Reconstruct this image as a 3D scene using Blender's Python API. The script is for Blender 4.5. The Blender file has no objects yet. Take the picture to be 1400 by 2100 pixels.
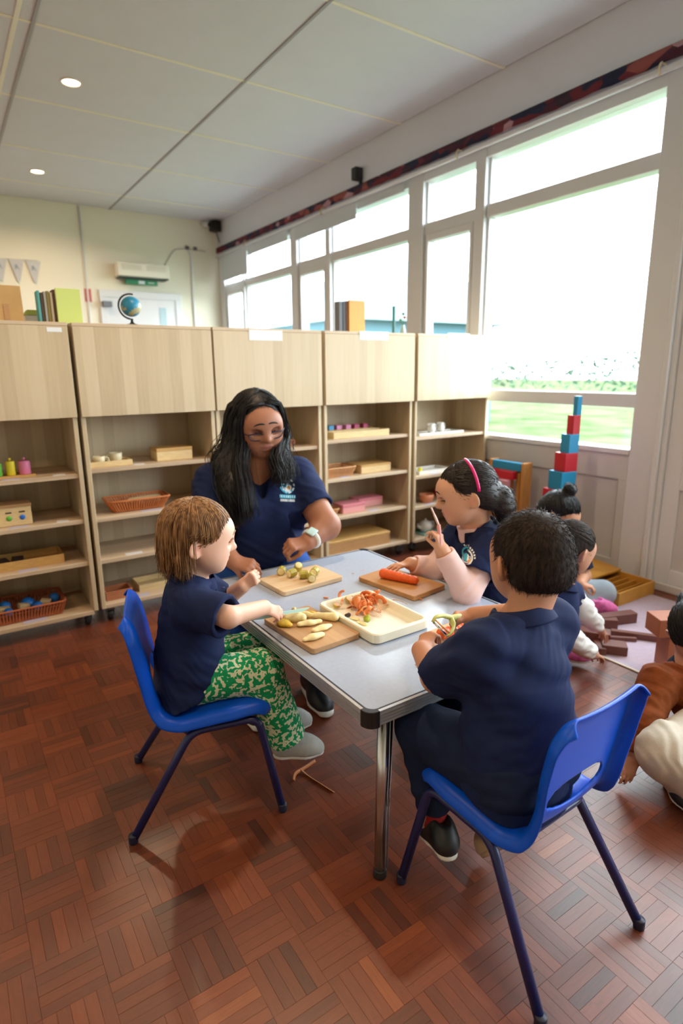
import bpy, bmesh, math, random
import numpy as np
from mathutils import Vector, Matrix, Quaternion, noise
from mathutils.bvhtree import BVHTree
random.seed(7); rng = np.random.default_rng(11)
SC = bpy.context.scene
COL = SC.collection
PI = math.pi

# ------------------------------------------------------------------ camera
CAM_H, PITCH, YAW, ROLL, FPX = 1.2, math.radians(13.5), math.radians(33.6), math.radians(0.6), 1215.0
_f = Vector((math.sin(YAW)*math.cos(PITCH), math.cos(YAW)*math.cos(PITCH), -math.sin(PITCH)))
_r0 = Vector((math.cos(YAW), -math.sin(YAW), 0)); _u0 = _r0.cross(_f)
_r = _r0*math.cos(ROLL) - _u0*math.sin(ROLL); _u = _r0*math.sin(ROLL) + _u0*math.cos(ROLL)
cam_d = bpy.data.cameras.new('camera'); cam = bpy.data.objects.new('camera', cam_d); COL.objects.link(cam)
cam_d.sensor_fit = 'VERTICAL'; cam_d.sensor_height = 36.0; cam_d.lens = FPX/2100*36
cam_d.clip_start = .05; cam_d.clip_end = 200
M = Matrix((( _r.x,_u.x,-_f.x,0),(_r.y,_u.y,-_f.y,0),(_r.z,_u.z,-_f.z,CAM_H),(0,0,0,1)))
cam.matrix_world = M
cam_d.dof.use_dof = True; cam_d.dof.focus_distance = 1.45; cam_d.dof.aperture_fstop = 2.6
SC.camera = cam
def J(px, py, d):                       # a point seen at (px, py), d metres in front of the camera
    return Vector((0,0,CAM_H)) + (_f*FPX + _r*(px-700) - _u*(py-1050))*(d/FPX)
def onz(px, py, z):
    v = _f*FPX + _r*(px-700) - _u*(py-1050); return Vector((0,0,CAM_H)) + v*((z-CAM_H)/v.z)
def ony(px, py, y):
    v = _f*FPX + _r*(px-700) - _u*(py-1050); return Vector((0,0,CAM_H)) + v*(y/v.y)
def onx(px, py, x):
    v = _f*FPX + _r*(px-700) - _u*(py-1050); return Vector((0,0,CAM_H)) + v*(x/v.x)

# ------------------------------------------------------------------ light
SKY = 15.0
world = bpy.data.worlds.new('overcast_sky'); SC.world = world; world.use_nodes = True
bg = world.node_tree.nodes['Background']; bg.inputs[0].default_value = (.86,.94,1,1); bg.inputs[1].default_value = SKY
SC.cycles.max_bounces = 7; SC.cycles.diffuse_bounces = 4; SC.cycles.glossy_bounces = 3; SC.cycles.transmission_bounces = 4; SC.cycles.transparent_max_bounces = 12
SC.cycles.sample_clamp_indirect = 6.0; SC.cycles.caustics_reflective = False; SC.cycles.caustics_refractive = False
SC.view_settings.view_transform = 'Standard'; SC.view_settings.look = 'None'
SC.view_settings.exposure = 0.22; SC.view_settings.gamma = 1.0; SC.view_settings.use_curve_mapping = False
def portal(y0, y1, z0, z1, x):
    l = bpy.data.lights.new('window_portal', 'AREA'); l.shape = 'RECTANGLE'; l.size = y1-y0; l.size_y = z1-z0
    l.cycles.is_portal = True
    o = bpy.data.objects.new('window_portal', l); COL.objects.link(o)
    o.location = (x, (y0+y1)/2, (z0+z1)/2); o.rotation_euler = (PI/2, 0, PI/2)   # shines towards -X
portal(-2.3, 7.4, .74, 2.56, 3.30)

# ------------------------------------------------------------------ materials
def C(h):
    h = h.lstrip('#'); v = [int(h[i:i+2],16)/255 for i in (0,2,4)]
    return tuple((c/12.92 if c <= .04045 else ((c+.055)/1.055)**2.4) for c in v) + (1,)
MATS = {}
def mat(name, col, rough=.6, metal=0., noise_amt=0., noise_scale=30., bump=0., bump_scale=120., spec=.5, attr=None, sss=0., coat=0., stretch=None, emit=0.):
    if name in MATS: return MATS[name]
    m = bpy.data.materials.new(name); m.use_nodes = True; nt = m.node_tree; n = nt.nodes; b = n['Principled BSDF']
    col = C(col) if isinstance(col, str) else col
    b.inputs['Base Color'].default_value = col; b.inputs['Roughness'].default_value = rough; b.inputs['Metallic'].default_value = metal
    b.inputs['Specular IOR Level'].default_value = spec
    if coat: b.inputs['Coat Weight'].default_value = coat; b.inputs['Coat Roughness'].default_value = .1
    if sss:
        b.inputs['Subsurface Weight'].default_value = sss; b.inputs['Subsurface Radius'].default_value = (.012,.005,.003); b.inputs['Subsurface Scale'].default_value = 1.0
    if emit: b.inputs['Emission Color'].default_value = col; b.inputs['Emission Strength'].default_value = emit
    src = None
    if attr:
        a = n.new('ShaderNodeAttribute'); a.attribute_name = attr; src = a.outputs['Color']
        nt.links.new(src, b.inputs['Base Color'])
    if noise_amt or bump:
        tc = n.new('ShaderNodeTexCoord'); mp = n.new('ShaderNodeMapping'); nt.links.new(tc.outputs['Object'], mp.inputs[0])
        if stretch: mp.inputs['Scale'].default_value = stretch
    if noise_amt:
        t = n.new('ShaderNodeTexNoise'); t.inputs['Scale'].default_value = noise_scale; t.inputs['Detail'].default_value = 4
        nt.links.new(mp.outputs[0], t.inputs['Vector'])
        r = n.new('ShaderNodeMapRange'); r.inputs['From Min'].default_value = .3; r.inputs['From Max'].default_value = .7
        r.inputs['To Min'].default_value = 1-noise_amt; r.inputs['To Max'].default_value = 1+noise_amt
        nt.links.new(t.outputs['Fac'], r.inputs[0])
        x = n.new('ShaderNodeVectorMath'); x.operation = 'SCALE'; nt.links.new(r.outputs[0], x.inputs['Scale'])
        if src: nt.links.new(src, x.inputs[0])
        else: x.inputs[0].default_value = col[:3]
        nt.links.new(x.outputs[0], b.inputs['Base Color'])
    if bump:
        t = n.new('ShaderNodeTexNoise'); t.inputs['Scale'].default_value = bump_scale; t.inputs['Detail'].default_value = 3
        nt.links.new(mp.outputs[0], t.inputs['Vector'])
        bp = n.new('ShaderNodeBump'); bp.inputs['Strength'].default_value = bump; bp.inputs['Distance'].default_value = .002
        nt.links.new(t.outputs['Fac'], bp.inputs['Height']); nt.links.new(bp.outputs[0], b.inputs['Normal'])
    MATS[name] = m; return m
def laminate(name, a, b_, c, axis='Z', rough=.45, stave=.055, sheen=.5):
    # pale wood laminate made of staves running along one axis
    m = bpy.data.materials.new(name); m.use_nodes = True; nt = m.node_tree; n = nt.nodes; L = nt.links; b = n['Principled BSDF']
    tc = n.new('ShaderNodeTexCoord'); sp = n.new('ShaderNodeSeparateXYZ'); L.new(tc.outputs['Object'], sp.inputs[0])
    across = {'Z':('X','Y'),'X':('Y','Z'),'Y':('X','Z')}[axis]
    ad = n.new('ShaderNodeMath'); ad.operation = 'ADD'; L.new(sp.outputs[across[0]], ad.inputs[0]); L.new(sp.outputs[across[1]], ad.inputs[1])
    dv = n.new('ShaderNodeMath'); dv.operation = 'DIVIDE'; L.new(ad.outputs[0], dv.inputs[0]); dv.inputs[1].default_value = stave
    fl = n.new('ShaderNodeMath'); fl.operation = 'FLOOR'; L.new(dv.outputs[0], fl.inputs[0])
    wn = n.new('ShaderNodeTexWhiteNoise'); wn.noise_dimensions = '1D'; L.new(fl.outputs[0], wn.inputs['W'])
    mp = n.new('ShaderNodeMapping'); L.new(tc.outputs['Object'], mp.inputs[0])
    mp.inputs['Scale'].default_value = {'Z':(60,60,3),'X':(3,60,60),'Y':(60,3,60)}[axis]
    tn = n.new('ShaderNodeTexNoise'); tn.inputs['Scale'].default_value = 1.6; tn.inputs['Detail'].default_value = 5; L.new(mp.outputs[0], tn.inputs['Vector'])
    mx = n.new('ShaderNodeMath'); mx.operation = 'MULTIPLY_ADD'; L.new(tn.outputs['Fac'], mx.inputs[0]); mx.inputs[1].default_value = .55; 
    sc = n.new('ShaderNodeMath'); sc.operation = 'MULTIPLY_ADD'; L.new(wn.outputs[0], sc.inputs[0]); sc.inputs[1].default_value = .5; sc.inputs[2].default_value = -.03
    L.new(sc.outputs[0], mx.inputs[2])
    cr = n.new('ShaderNodeValToRGB'); e = cr.color_ramp.elements; e[0].position = 0; e[0].color = C(a); e[1].position = 1; e[1].color = C(c)
    q = cr.color_ramp.elements.new(.5); q.color = C(b_)
    L.new(mx.outputs[0], cr.inputs[0]); L.new(cr.outputs[0], b.inputs['Base Color'])
    b.inputs['Roughness'].default_value = rough; b.inputs['Specular IOR Level'].default_value = sheen
    MATS[name] = m; return m
def glass_mat():
    m = bpy.data.materials.new('window_glass'); m.use_nodes = True; nt = m.node_tree; n = nt.nodes; L = nt.links
    for x in list(n):
        if x.type == 'BSDF_PRINCIPLED': n.remove(x)
    out = n['Material Output']; tr = n.new('ShaderNodeBsdfTransparent'); gl = n.new('ShaderNodeBsdfGlossy'); gl.inputs['Roughness'].default_value = .03
    lw = n.new('ShaderNodeLayerWeight'); lw.inputs[0].default_value = .5; pw = n.new('ShaderNodeMath'); pw.operation = 'POWER'; pw.inputs[1].default_value = 5; L.new(lw.outputs['Facing'], pw.inputs[0])
    fr = n.new('ShaderNodeMath'); fr.operation = 'MULTIPLY_ADD'; fr.inputs[1].default_value = .8; fr.inputs[2].default_value = .03; L.new(pw.outputs[0], fr.inputs[0]); mx = n.new('ShaderNodeMixShader')
    tr.inputs[0].default_value = (.97,.985,.98,1)
    L.new(fr.outputs[0], mx.inputs[0]); L.new(tr.outputs[0], mx.inputs[1]); L.new(gl.outputs[0], mx.inputs[2]); L.new(mx.outputs[0], out.inputs[0])
    MATS['window_glass'] = m; return m
GLASS = glass_mat()

# ------------------------------------------------------------------ object helpers
def tag(o, label=None, cat=None, group=None, kind=None):
    if label: o['label'] = label
    if cat: o['category'] = cat
    if group: o['group'] = group
    if kind: o['kind'] = kind
    return o
def thing(name, label, cat, loc=(0,0,0), rz=0., group=None):
    o = bpy.data.objects.new(name, None); COL.objects.link(o); o.empty_display_size = .05
    o.location = loc; o.rotation_euler = (0,0,rz); return tag(o, label, cat, group)
def adopt(o, parent):
    if parent is not None:
        o.parent = parent
        if parent.type == 'EMPTY': o.matrix_parent_inverse = (Matrix.Translation(parent.location) @ parent.rotation_euler.to_matrix().to_4x4()).inverted()
def link(name, me, m=None, parent=None, smooth=None, local=False):
    o = bpy.data.objects.new(name, me); COL.objects.link(o)
    if m is not None and len(me.materials) == 0:
        for q in (m if isinstance(m,(list,tuple)) else [m]): me.materials.append(MATS[q] if isinstance(q,str) else q)
    if parent is not None:
        if local: o.parent = parent
        else: adopt(o, parent)
    if smooth is not None:
        me.polygons.foreach_set('use_smooth', [bool(smooth)]*len(me.polygons))
    return o
def bm_mesh(bm, name='mesh'):
    me = bpy.data.meshes.new(name); bm.to_mesh(me); bm.free(); return me
def add_box(bm, x0,x1,y0,y1,z0,z1, bev=0., seg=1):
    vs = [bm.verts.new(p) for p in ((x0,y0,z0),(x1,y0,z0),(x1,y1,z0),(x0,y1,z0),(x0,y0,z1),(x1,y0,z1),(x1,y1,z1),(x0,y1,z1))]
    fs = [bm.faces.new([vs[i] for i in q]) for q in ((3,2,1,0),(4,5,6,7),(0,1,5,4),(1,2,6,5),(2,3,7,6),(3,0,4,7))]
    if bev > 0:
        es = list({e for f in fs for e in f.edges})
        bmesh.ops.bevel(bm, geom=es, offset=bev, segments=seg, affect='EDGES', profile=.5)
    return vs
def box(name, x, y, z, m, parent=None, bev=.0015, seg=1, local=False, smooth=None):
    bm = bmesh.new(); add_box(bm, x[0],x[1],y[0],y[1],z[0],z[1], bev, seg); return link(name, bm_mesh(bm, name), m, parent, local=local, smooth=smooth)
def obox(name, c, size, rz, m, parent=None, bev=.002, seg=1, rx=0, ry=0):
    # a box centred at c, turned
    bm = bmesh.new(); s = size; add_box(bm, -s[0]/2,s[0]/2,-s[1]/2,s[1]/2,-s[2]/2,s[2]/2, bev, seg)
    T = Matrix.Translation(c) @ Matrix.Rotation(rz,4,'Z') @ Matrix.Rotation(ry,4,'Y') @ Matrix.Rotation(rx,4,'X')
    bm.transform(T); return link(name, bm_mesh(bm, name), m, parent)
def frames(path):
    # parallel-transported frames along a polyline
    P = [Vector(p) for p in path]; T = []
    for i in range(len(P)):
        a = P[max(i-1,0)]; b = P[min(i+1,len(P)-1)]; T.append((b-a).normalized())
    n = T[0].orthogonal().normalized(); out = []
    for i in range(len(P)):
        if i: 
            n = n - T[i]*n.dot(T[i])
            n = n.normalized() if n.length > 1e-6 else T[i].orthogonal().normalized()
        out.append((P[i], n, T[i].cross(n)))
    return out
def add_tube(bm, path, r, seg=10, cap=True, flat=1.0):
    rs = r if isinstance(r,(list,tuple)) else [r]*len(path); rings = []
    for (p,n,b),rr in zip(frames(path), rs):
        rings.append([bm.verts.new(p + (n*math.cos(2*PI*k/seg) + b*math.sin(2*PI*k/seg)*flat)*rr) for k in range(seg)])
    for a,b in zip(rings, rings[1:]):
        for k in range(seg): bm.faces.new((a[k],a[(k+1)%seg],b[(k+1)%seg],b[k]))
    if cap: bm.faces.new(rings[0][::-1]); bm.faces.new(rings[-1])
def tube(name, path, r, m, parent=None, seg=12, local=False, flat=1.0):
    bm = bmesh.new(); add_tube(bm, path, r, seg, True, flat); return link(name, bm_mesh(bm,name), m, parent, smooth=True, local=local)
def smooth_path(pts, n=6):
    P = [Vector(p) for p in pts]; out = []
    for i in range(len(P)-1):
        p0 = P[max(i-1,0)]; p1 = P[i]; p2 = P[i+1]; p3 = P[min(i+2,len(P)-1)]
        for k in range(n):
            t = k/n; out.append(.5*((2*p1)+(p2-p0)*t+(2*p0-5*p1+4*p2-p3)*t*t+(3*p1-p0-3*p2+p3)*t**3))
    out.append(P[-1]); return out
def fillet(pts, r=.03, n=5):
    P = [Vector(p) for p in pts]; out = [P[0]]
    for i in range(1,len(P)-1):
        a = (P[i-1]-P[i]); b = (P[i+1]-P[i]); rr = min(r, a.length*.45, b.length*.45); a = a.normalized()*rr; b = b.normalized()*rr
        for k in range(n+1):
            t = k/n; out.append((P[i]+a)*(1-t)**2 + P[i]*2*t*(1-t) + (P[i]+b)*t*t)
    out.append(P[-1]); return out
def add_lathe(bm, prof, c=(0,0,0), seg=24, close=True):
    c = Vector(c); rings = []
    for r,z in prof: rings.append([bm.verts.new(c + Vector((r*math.cos(2*PI*k/seg), r*math.sin(2*PI*k/seg), z))) for k in range(seg)])
    for a,b in zip(rings, rings[1:]):
        for k in range(seg): bm.faces.new((a[k],a[(k+1)%seg],b[(k+1)%seg],b[k]))
    if close: bm.faces.new(rings[0][::-1]); bm.faces.new(rings[-1])
def lathe(name, prof, c, m, parent=None, seg=24, close=True, smooth=True):
    bm = bmesh.new(); add_lathe(bm, prof, c, seg, close); bmesh.ops.recalc_face_normals(bm, faces=bm.faces)
    return link(name, bm_mesh(bm,name), m, parent, smooth=smooth)
def add_prism(bm, poly, z0, z1, T=None):
    a = [bm.verts.new((p[0],p[1],z0)) for p in poly]; b = [bm.verts.new((p[0],p[1],z1)) for p in poly]
    bm.faces.new(a[::-1]); bm.faces.new(b)
    for k in range(len(poly)): bm.faces.new((a[k],a[(k+1)%len(poly)],b[(k+1)%len(poly)],b[k]))
    if T is not None: bmesh.ops.transform(bm, matrix=T, verts=a+b)
def prism(name, poly, z0, z1, m, parent=None, T=None, bev=0.):
    bm = bmesh.new(); add_prism(bm, poly, z0, z1)
    if bev: bmesh.ops.bevel(bm, geom=list(bm.edges), offset=bev, segments=1, affect='EDGES')
    if T is not None: bm.transform(T)
    bmesh.ops.recalc_face_normals(bm, faces=bm.faces); return link(name, bm_mesh(bm,name), m, parent)
def copy_tree(o, parent=None):
    c = o.copy(); COL.objects.link(c)
    if parent is not None: c.parent = parent; c.matrix_parent_inverse = o.matrix_parent_inverse.copy()
    for ch in list(o.children): copy_tree(ch, c)
    return c
def rrect(x0,x1,y0,y1,r,n=4):
    out = []
    for cx,cy,a0 in ((x1-r,y1-r,0),(x0+r,y1-r,PI/2),(x0+r,y0+r,PI),(x1-r,y0+r,1.5*PI)):
        for k in range(n+1): a = a0+PI/2*k/n; out.append((cx+r*math.cos(a), cy+r*math.sin(a)))
    return out
# ================================================================== THE SETTING
W, FAR, CEIL = 3.16, 7.5, 3.0
XL, YB = -3.2, -2.6
mat('white_wall', '#d8dbe3', .75, bump=.05, bump_scale=40)
mat('cream_wall', '#e9e5d2', .7, bump=.05, bump_scale=40)
mat('white_frame', '#dadbdd', .38)
mat('panel_paint', '#c9c7c4', .42, noise_amt=.03, noise_scale=6)
mat('ceiling_panel', '#d6dae2', .8, noise_amt=.015, noise_scale=5)
mat('ceiling_grid', '#ecead9', .6)
mat('ceiling_bar', '#9b9a9c', .5)
mat('joint_grey', '#b9b9b6', .8)  # even grey of the slab that shows in the gaps between panels

# --- floor of mosaic parquet: 300 finger strips as parts, the rest joined
def parquet_mat():
    m = bpy.data.materials.new('parquet'); m.use_nodes = True; nt = m.node_tree; n = nt.nodes; L = nt.links; b = n['Principled BSDF']
    at = n.new('ShaderNodeAttribute'); at.attribute_name = 'tint'
    tc = n.new('ShaderNodeTexCoord'); geo = n.new('ShaderNodeNewGeometry')
    uv = n.new('ShaderNodeUVMap'); uv.uv_map = 'UVMap'
    mp = n.new('ShaderNodeMapping'); mp.inputs['Scale'].default_value = (3,34,1); L.new(uv.outputs[0], mp.inputs[0])
    tn = n.new('ShaderNodeTexNoise'); tn.noise_dimensions = '4D'; tn.inputs['Scale'].default_value = 8; tn.inputs['Detail'].default_value = 6; L.new(mp.outputs[0], tn.inputs['Vector'])
    mw = n.new('ShaderNodeMath'); mw.operation = 'MULTIPLY'; mw.inputs[1].default_value = 37; L.new(at.outputs['Fac'], mw.inputs[0]); L.new(mw.outputs[0], tn.inputs['W'])
    cr = n.new('ShaderNodeValToRGB'); e = cr.color_ramp.elements
    e[0].position = 0; e[0].color = C('#381a0f'); e[1].position = 1; e[1].color = C('#945228')
    for p,c in ((.22,'#522514'),(.5,'#6b3117'),(.75,'#7c3b1c')): q = cr.color_ramp.elements.new(p); q.color = C(c)
    ma = n.new('ShaderNodeMath'); ma.operation = 'MULTIPLY_ADD'; L.new(tn.outputs['Fac'], ma.inputs[0]); ma.inputs[1].default_value = .5
    sb = n.new('ShaderNodeMath'); sb.operation = 'SUBTRACT'; L.new(at.outputs['Fac'], sb.inputs[0]); sb.inputs[1].default_value = .25; L.new(sb.outputs[0], ma.inputs[2])
    L.new(ma.outputs[0], cr.inputs[0])
    # wear: dark scuffs and scratches of their own shape, in world space
    w1 = n.new('ShaderNodeTexNoise'); w1.inputs['Scale'].default_value = 5.5; w1.inputs['Detail'].default_value = 8; w1.inputs['Roughness'].default_value = .7; L.new(geo.outputs['Position'], w1.inputs['Vector'])
    r1 = n.new('ShaderNodeMapRange'); r1.inputs['From Min'].default_value = .56; r1.inputs['From Max'].default_value = .74; L.new(w1.outputs['Fac'], r1.inputs[0])
    w2 = n.new('ShaderNodeTexNoise'); w2.inputs['Scale'].default_value = 130; w2.inputs['Detail'].default_value = 3; L.new(geo.outputs['Position'], w2.inputs['Vector'])
    r2 = n.new('ShaderNodeMapRange'); r2.inputs['From Min'].default_value = .52; r2.inputs['From Max'].default_value = .62; L.new(w2.outputs['Fac'], r2.inputs[0])
    mu = n.new('ShaderNodeMath'); mu.operation = 'MULTIPLY'; L.new(r1.outputs[0], mu.inputs[0]); L.new(r2.outputs[0], mu.inputs[1])
    m2 = n.new('ShaderNodeMath'); m2.operation = 'MULTIPLY'; L.new(mu.outputs[0], m2.inputs[0]); m2.inputs[1].default_value = .75
    mx = n.new('ShaderNodeMix'); mx.data_type = 'RGBA'; L.new(m2.outputs[0], mx.inputs['Factor']); L.new(cr.outputs[0], mx.inputs['A']); mx.inputs['B'].default_value = C('#24170f')
    L.new(mx.outputs['Result'], b.inputs['Base Color'])
    rr = n.new('ShaderNodeMapRange'); rr.inputs['To Min'].default_value = .28; rr.inputs['To Max'].default_value = .52; L.new(w1.outputs['Fac'], rr.inputs[0]); L.new(rr.outputs[0], b.inputs['Roughness'])
    bp = n.new('ShaderNodeBump'); bp.inputs['Strength'].default_value = .12; bp.inputs['Distance'].default_value = .001; L.new(tn.outputs['Fac'], bp.inputs['Height']); L.new(bp.outputs[0], b.inputs['Normal'])
    b.inputs['Specular IOR Level'].default_value = 1.0
    MATS['parquet'] = m; return m
parquet_mat(); mat('floor_joint', '#3a2014', .6)
floor = box('floor', (XL,W+.1), (YB,FAR+.05), (-.06,-.004), 'floor_joint', None, 0); tag(floor, 'brown mosaic parquet floor in basket weave', 'floor', kind='structure')
SQ = .1225; NF = 5; FW = SQ/NF
def plank_geo(x0,x1,y0,y1,z,tilt=0):
    g = .00012; i = .00032
    v = [(x0+g,y0+g,-.004),(x1-g,y0+g,-.004),(x1-g,y1-g,-.004),(x0+g,y1-g,-.004),
         (x0+g,y0+g,z-.0006),(x1-g,y0+g,z-.0006),(x1-g,y1-g,z-.0006),(x0+g,y1-g,z-.0006),
         (x0+i,y0+i,z),(x1-i,y0+i,z),(x1-i,y1-i,z+tilt),(x0+i,y1-i,z+tilt)]
    f = [(8,9,10,11)] + [(a,(a+1)%4,(a+1)%4+4,a+4) for a in range(4)] + [(a+4,(a+1)%4+4,(a+1)%4+8,a+8) for a in range(4)]
    return v,f
strips = []
for i in range(int(-1.4/SQ), int(W/SQ)+1):
    for j in range(-6, int(4.2/SQ)+1):
        x0 = i*SQ; y0 = j*SQ + .07
        if x0 > W+.02: continue
        alongx = (i+j) % 2 == 0
        base = random.gauss(.45,.09)
        for k in range(NF):
            r = (x0,x0+SQ,y0+k*FW,y0+(k+1)*FW) if alongx else (x0+k*FW,x0+(k+1)*FW,y0,y0+SQ)
            t = min(max(random.gauss(base,.10),.05),.97)
            strips.append((r, alongx, t, random.uniform(-.0003,.0003)))
def seen(r):
    c = Vector(((r[0]+r[1])/2,(r[2]+r[3])/2,0)) - Vector((0,0,CAM_H)); z = c.dot(_f)
    if z < .3: return None
    px = 700+FPX*c.dot(_r)/z; py = 1050-FPX*c.dot(_u)/z
    return z if (0 < px < 1400 and 0 < py < 2100) else None
# the strips that show largest: the nearest ones in view not under the chair and table
near = sorted([(seen(s[0]),n) for n,s in enumerate(strips) if seen(s[0])])[:300]
near = {n for _,n in near}
def plank_mesh(ax, t, seed):
    w,h = (SQ,FW) if ax else (FW,SQ)
    v,f = plank_geo(-w/2,w/2,-h/2,h/2,0)
    me = bpy.data.meshes.new('parquet_strip'); me.from_pydata(v,[],f)
    a = me.attributes.new('tint','FLOAT','POINT'); a.data.foreach_set('value',[t]*len(v))
    u = me.uv_layers.new(name='UVMap')
    for l in me.loops:
        p = me.vertices[l.vertex_index].co; u.data[l.index].uv = (p.x+seed*.37,p.y+seed*.21) if ax else (p.y+seed*.37,p.x+seed*.21)
    me.materials.append(MATS['parquet']); return me
NB = 24
variants = {(ax,b): plank_mesh(ax,(b+.5)/NB, b*1.7+ax) for ax in (True,False) for b in range(NB)}
V = []; F = []; TT = []; UV = []
for n,(r,ax,t,dz) in enumerate(strips):
    if n in near:
        o = bpy.data.objects.new('parquet_strip', variants[(ax, min(int(t*NB),NB-1))]); COL.objects.link(o)
        o.location = ((r[0]+r[1])/2,(r[2]+r[3])/2,dz); o.parent = floor
    else:
        v,f = plank_geo(*r, dz); k = len(V); V += v; F += [tuple(a+k for a in q) for q in f]; TT += [t]*len(v)
        s = random.random()*9
        for q in f:
            for a in q: UV += ([v[a][0]+s, v[a][1]+s] if ax else [v[a][1]+s, v[a][0]+s])
me = bpy.data.meshes.new('parquet_strips'); me.from_pydata(V,[],F)
me.attributes.new('tint','FLOAT','POINT').data.foreach_set('value',TT); me.uv_layers.new(name='UVMap').data.foreach_set('uv',UV)
ps = link('parquet_strips', me, 'parquet', floor); tag(ps, kind='stuff')
# beyond the strips the floor goes on as a plain sheet (behind the shelves, behind the camera)
bm = bmesh.new()
for x0,x1,y0,y1 in ((XL,-1.5,YB,FAR),(-1.5,W,4.3,FAR),(-1.5,W,YB,-.7)): add_box(bm,x0,x1,y0,y1,-.004,-.0005)
mat('parquet_far','#6d3519',.36,noise_amt=.25,noise_scale=14)
link('plain_floor', bm_mesh(bm), 'parquet_far', floor)

# --- walls
tag(box('wall_far', (XL,W+.14), (FAR,FAR+.12), (0,CEIL), 'cream_wall', bev=0), 'cream painted far wall behind the shelving', 'wall', kind='structure')
tag(box('wall_left', (XL-.12,XL), (YB-.12,FAR+.12), (0,CEIL), 'cream_wall', bev=0), 'plain cream left wall', 'wall', kind='structure')
tag(box('wall_back', (XL,W+.14), (YB-.12,YB), (0,CEIL), 'cream_wall', bev=0), 'plain cream wall behind the camera', 'wall', kind='structure')
# window wall: bays (y0, y1, kind); posts fill what lies between
BAYS = [(-2.35,-1.75,'n'),(-1.66,-.50,'w'),(-.42,.10,'n'),(.19,.62,'n'),(.72,1.65,'d'),(1.85,3.02,'w'),(3.11,3.63,'n'),(3.80,4.91,'w'),(4.99,5.52,'n'),(5.65,6.78,'w'),(6.82,7.34,'n')]
SILL, HEAD, T0, T1, T2, T3 = .75, 2.53, .978, 1.055, 2.17, 2.25
wall_r = thing('wall_right', 'white panelled window wall below and above the glazing', 'wall'); tag(wall_r, kind='structure')
XI, XO = W, W+.13
box('upper_wall', (XI,XO), (YB,FAR), (HEAD+.06,CEIL), 'white_wall', wall_r, 0)
ys = [YB]+[v for b in BAYS for v in b[:2]]+[FAR]
for a,b in zip(ys[::2], ys[1::2]): box('post', (XI,XO), (a,b), (0,HEAD+.06), 'white_frame', wall_r, .003)
for b in BAYS:
    box('head_rail', (XI+.005,XO), (b[0],b[1]), (HEAD,HEAD+.06), 'white_frame', wall_r, .002)
    if b[2] == 'd': continue
    # panelled dado: rails round a recessed field
    y0,y1 = b[:2]; s = .05
    box('dado_rail', (XI+.002,XO), (y0,y1), (.575,SILL-.03), 'panel_paint', wall_r, .002)
    box('dado_rail', (XI+.002,XO), (y0,y1), (0,.10), 'panel_paint', wall_r, .002)
    for a,c in ((y0,y0+s),(y1-s,y1)): box('dado_stile', (XI+.002,XO), (a,c), (.10,.575), 'panel_paint', wall_r, .002)
    box('dado_panel', (XI+.018,XO-.02), (y0+s,y1-s), (.10,.575), 'panel_paint', wall_r, 0)
    box('dado_bead', (XI+.006,XI+.02), (y0+s+.004,y0+s+.012), (.104,.571), 'panel_paint', wall_r, .002)
box('pipe_cover', (XI-.022,XI), (1.675,1.705), (0,HEAD), 'white_frame', wall_r, .004)
k = 0
for y0,y1,kind in BAYS:
    k += 1
    if kind == 'd': continue
    w = tag(box('window_%d'%k, (XI-.012,XO-.01), (y0,y1), (SILL-.03,SILL), 'white_frame', bev=.003), 'white framed %s window bay in the window wall'%('wide' if kind=='w' else 'narrow'), 'window', kind='structure')
    for a,b_ in ((T0,T1),(T2,T3)): box('transom', (XI+.02,XO-.02), (y0,y1), (a,b_), 'white_frame', w, .003)
    for a,b_,z0,z1 in ((y0,y0+.018,SILL,HEAD),(y1-.018,y1,SILL,HEAD)): box('jamb', (XI+.035,XO-.03), (a,b_), (z0,z1), 'white_frame', w, .002)
    for z0,z1 in ((SILL,T0),(T1,T2),(T3,HEAD)):
        if kind == 'n' and z0 == T1:
            c = .05
            for a,b_,p,q in ((y0+.018,y0+c,z0,z1),(y1-c,y1-.018,z0,z1),(y0+c,y1-c,z0,z0+c),(y0+c,y1-c,z1-c,z1)): box('casement', (XI+.012,XO-.045), (a,b_), (p,q), 'white_frame', w, .004)
            box('window_pane', (XI+.058,XI+.062), (y0+c,y1-c), (z0+c,z1-c), GLASS, w, 0)
        else: box('window_pane', (XI+.058,XI+.062), (y0+.018,y1-.018), (z0,z1), GLASS, w, 0)
# glazed door
y0,y1 = .72,1.65
d = thing('door_1', 'white glazed garden door beside the big window', 'door', (XI,1.2,0)); tag(d, kind='structure')
for a,b_ in ((y0,y0+.09),(y1-.085,y1)): box('stile', (XI+.02,XO-.03), (a,b_), (.02,T2+.03), 'white_frame', d, .003)
for a,b_ in ((.02,.12),(.56,.75),(T0,T1+.01),(T2-.06,T2+.03)): box('rail', (XI+.02,XO-.03), (y0+.09,y1-.085), (a,b_), 'white_frame', d, .003)
box('lower_panel', (XI+.032,XO-.05), (y0+.09,y1-.085), (.12,.56), 'panel_paint', d, 0)
for a,b_ in ((.75,T0),(T1+.01,T2-.06)):
    box('window_pane', (XI+.058,XI+.062), (y0+.09,y1-.085), (a,b_), GLASS, d, 0)
    box('glazing_bead', (XI+.012,XI+.03), (y1-.092,y1-.084), (a,b_), 'white_frame', d, .002)
box('transom', (XI+.005,XO-.01), (y0,y1), (T2+.03,T3), 'white_frame', d, .003)
box('window_pane', (XI+.058,XI+.062), (y0,y1), (T3,HEAD), GLASS, d, 0)
tube('door_handle', fillet([(XI+.02,.79,1.02),(XI-.03,.79,1.02),(XI-.03,.90,1.02)],.015), .008, mat('brushed_steel','#a9abad',.3,1.), d)
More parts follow.
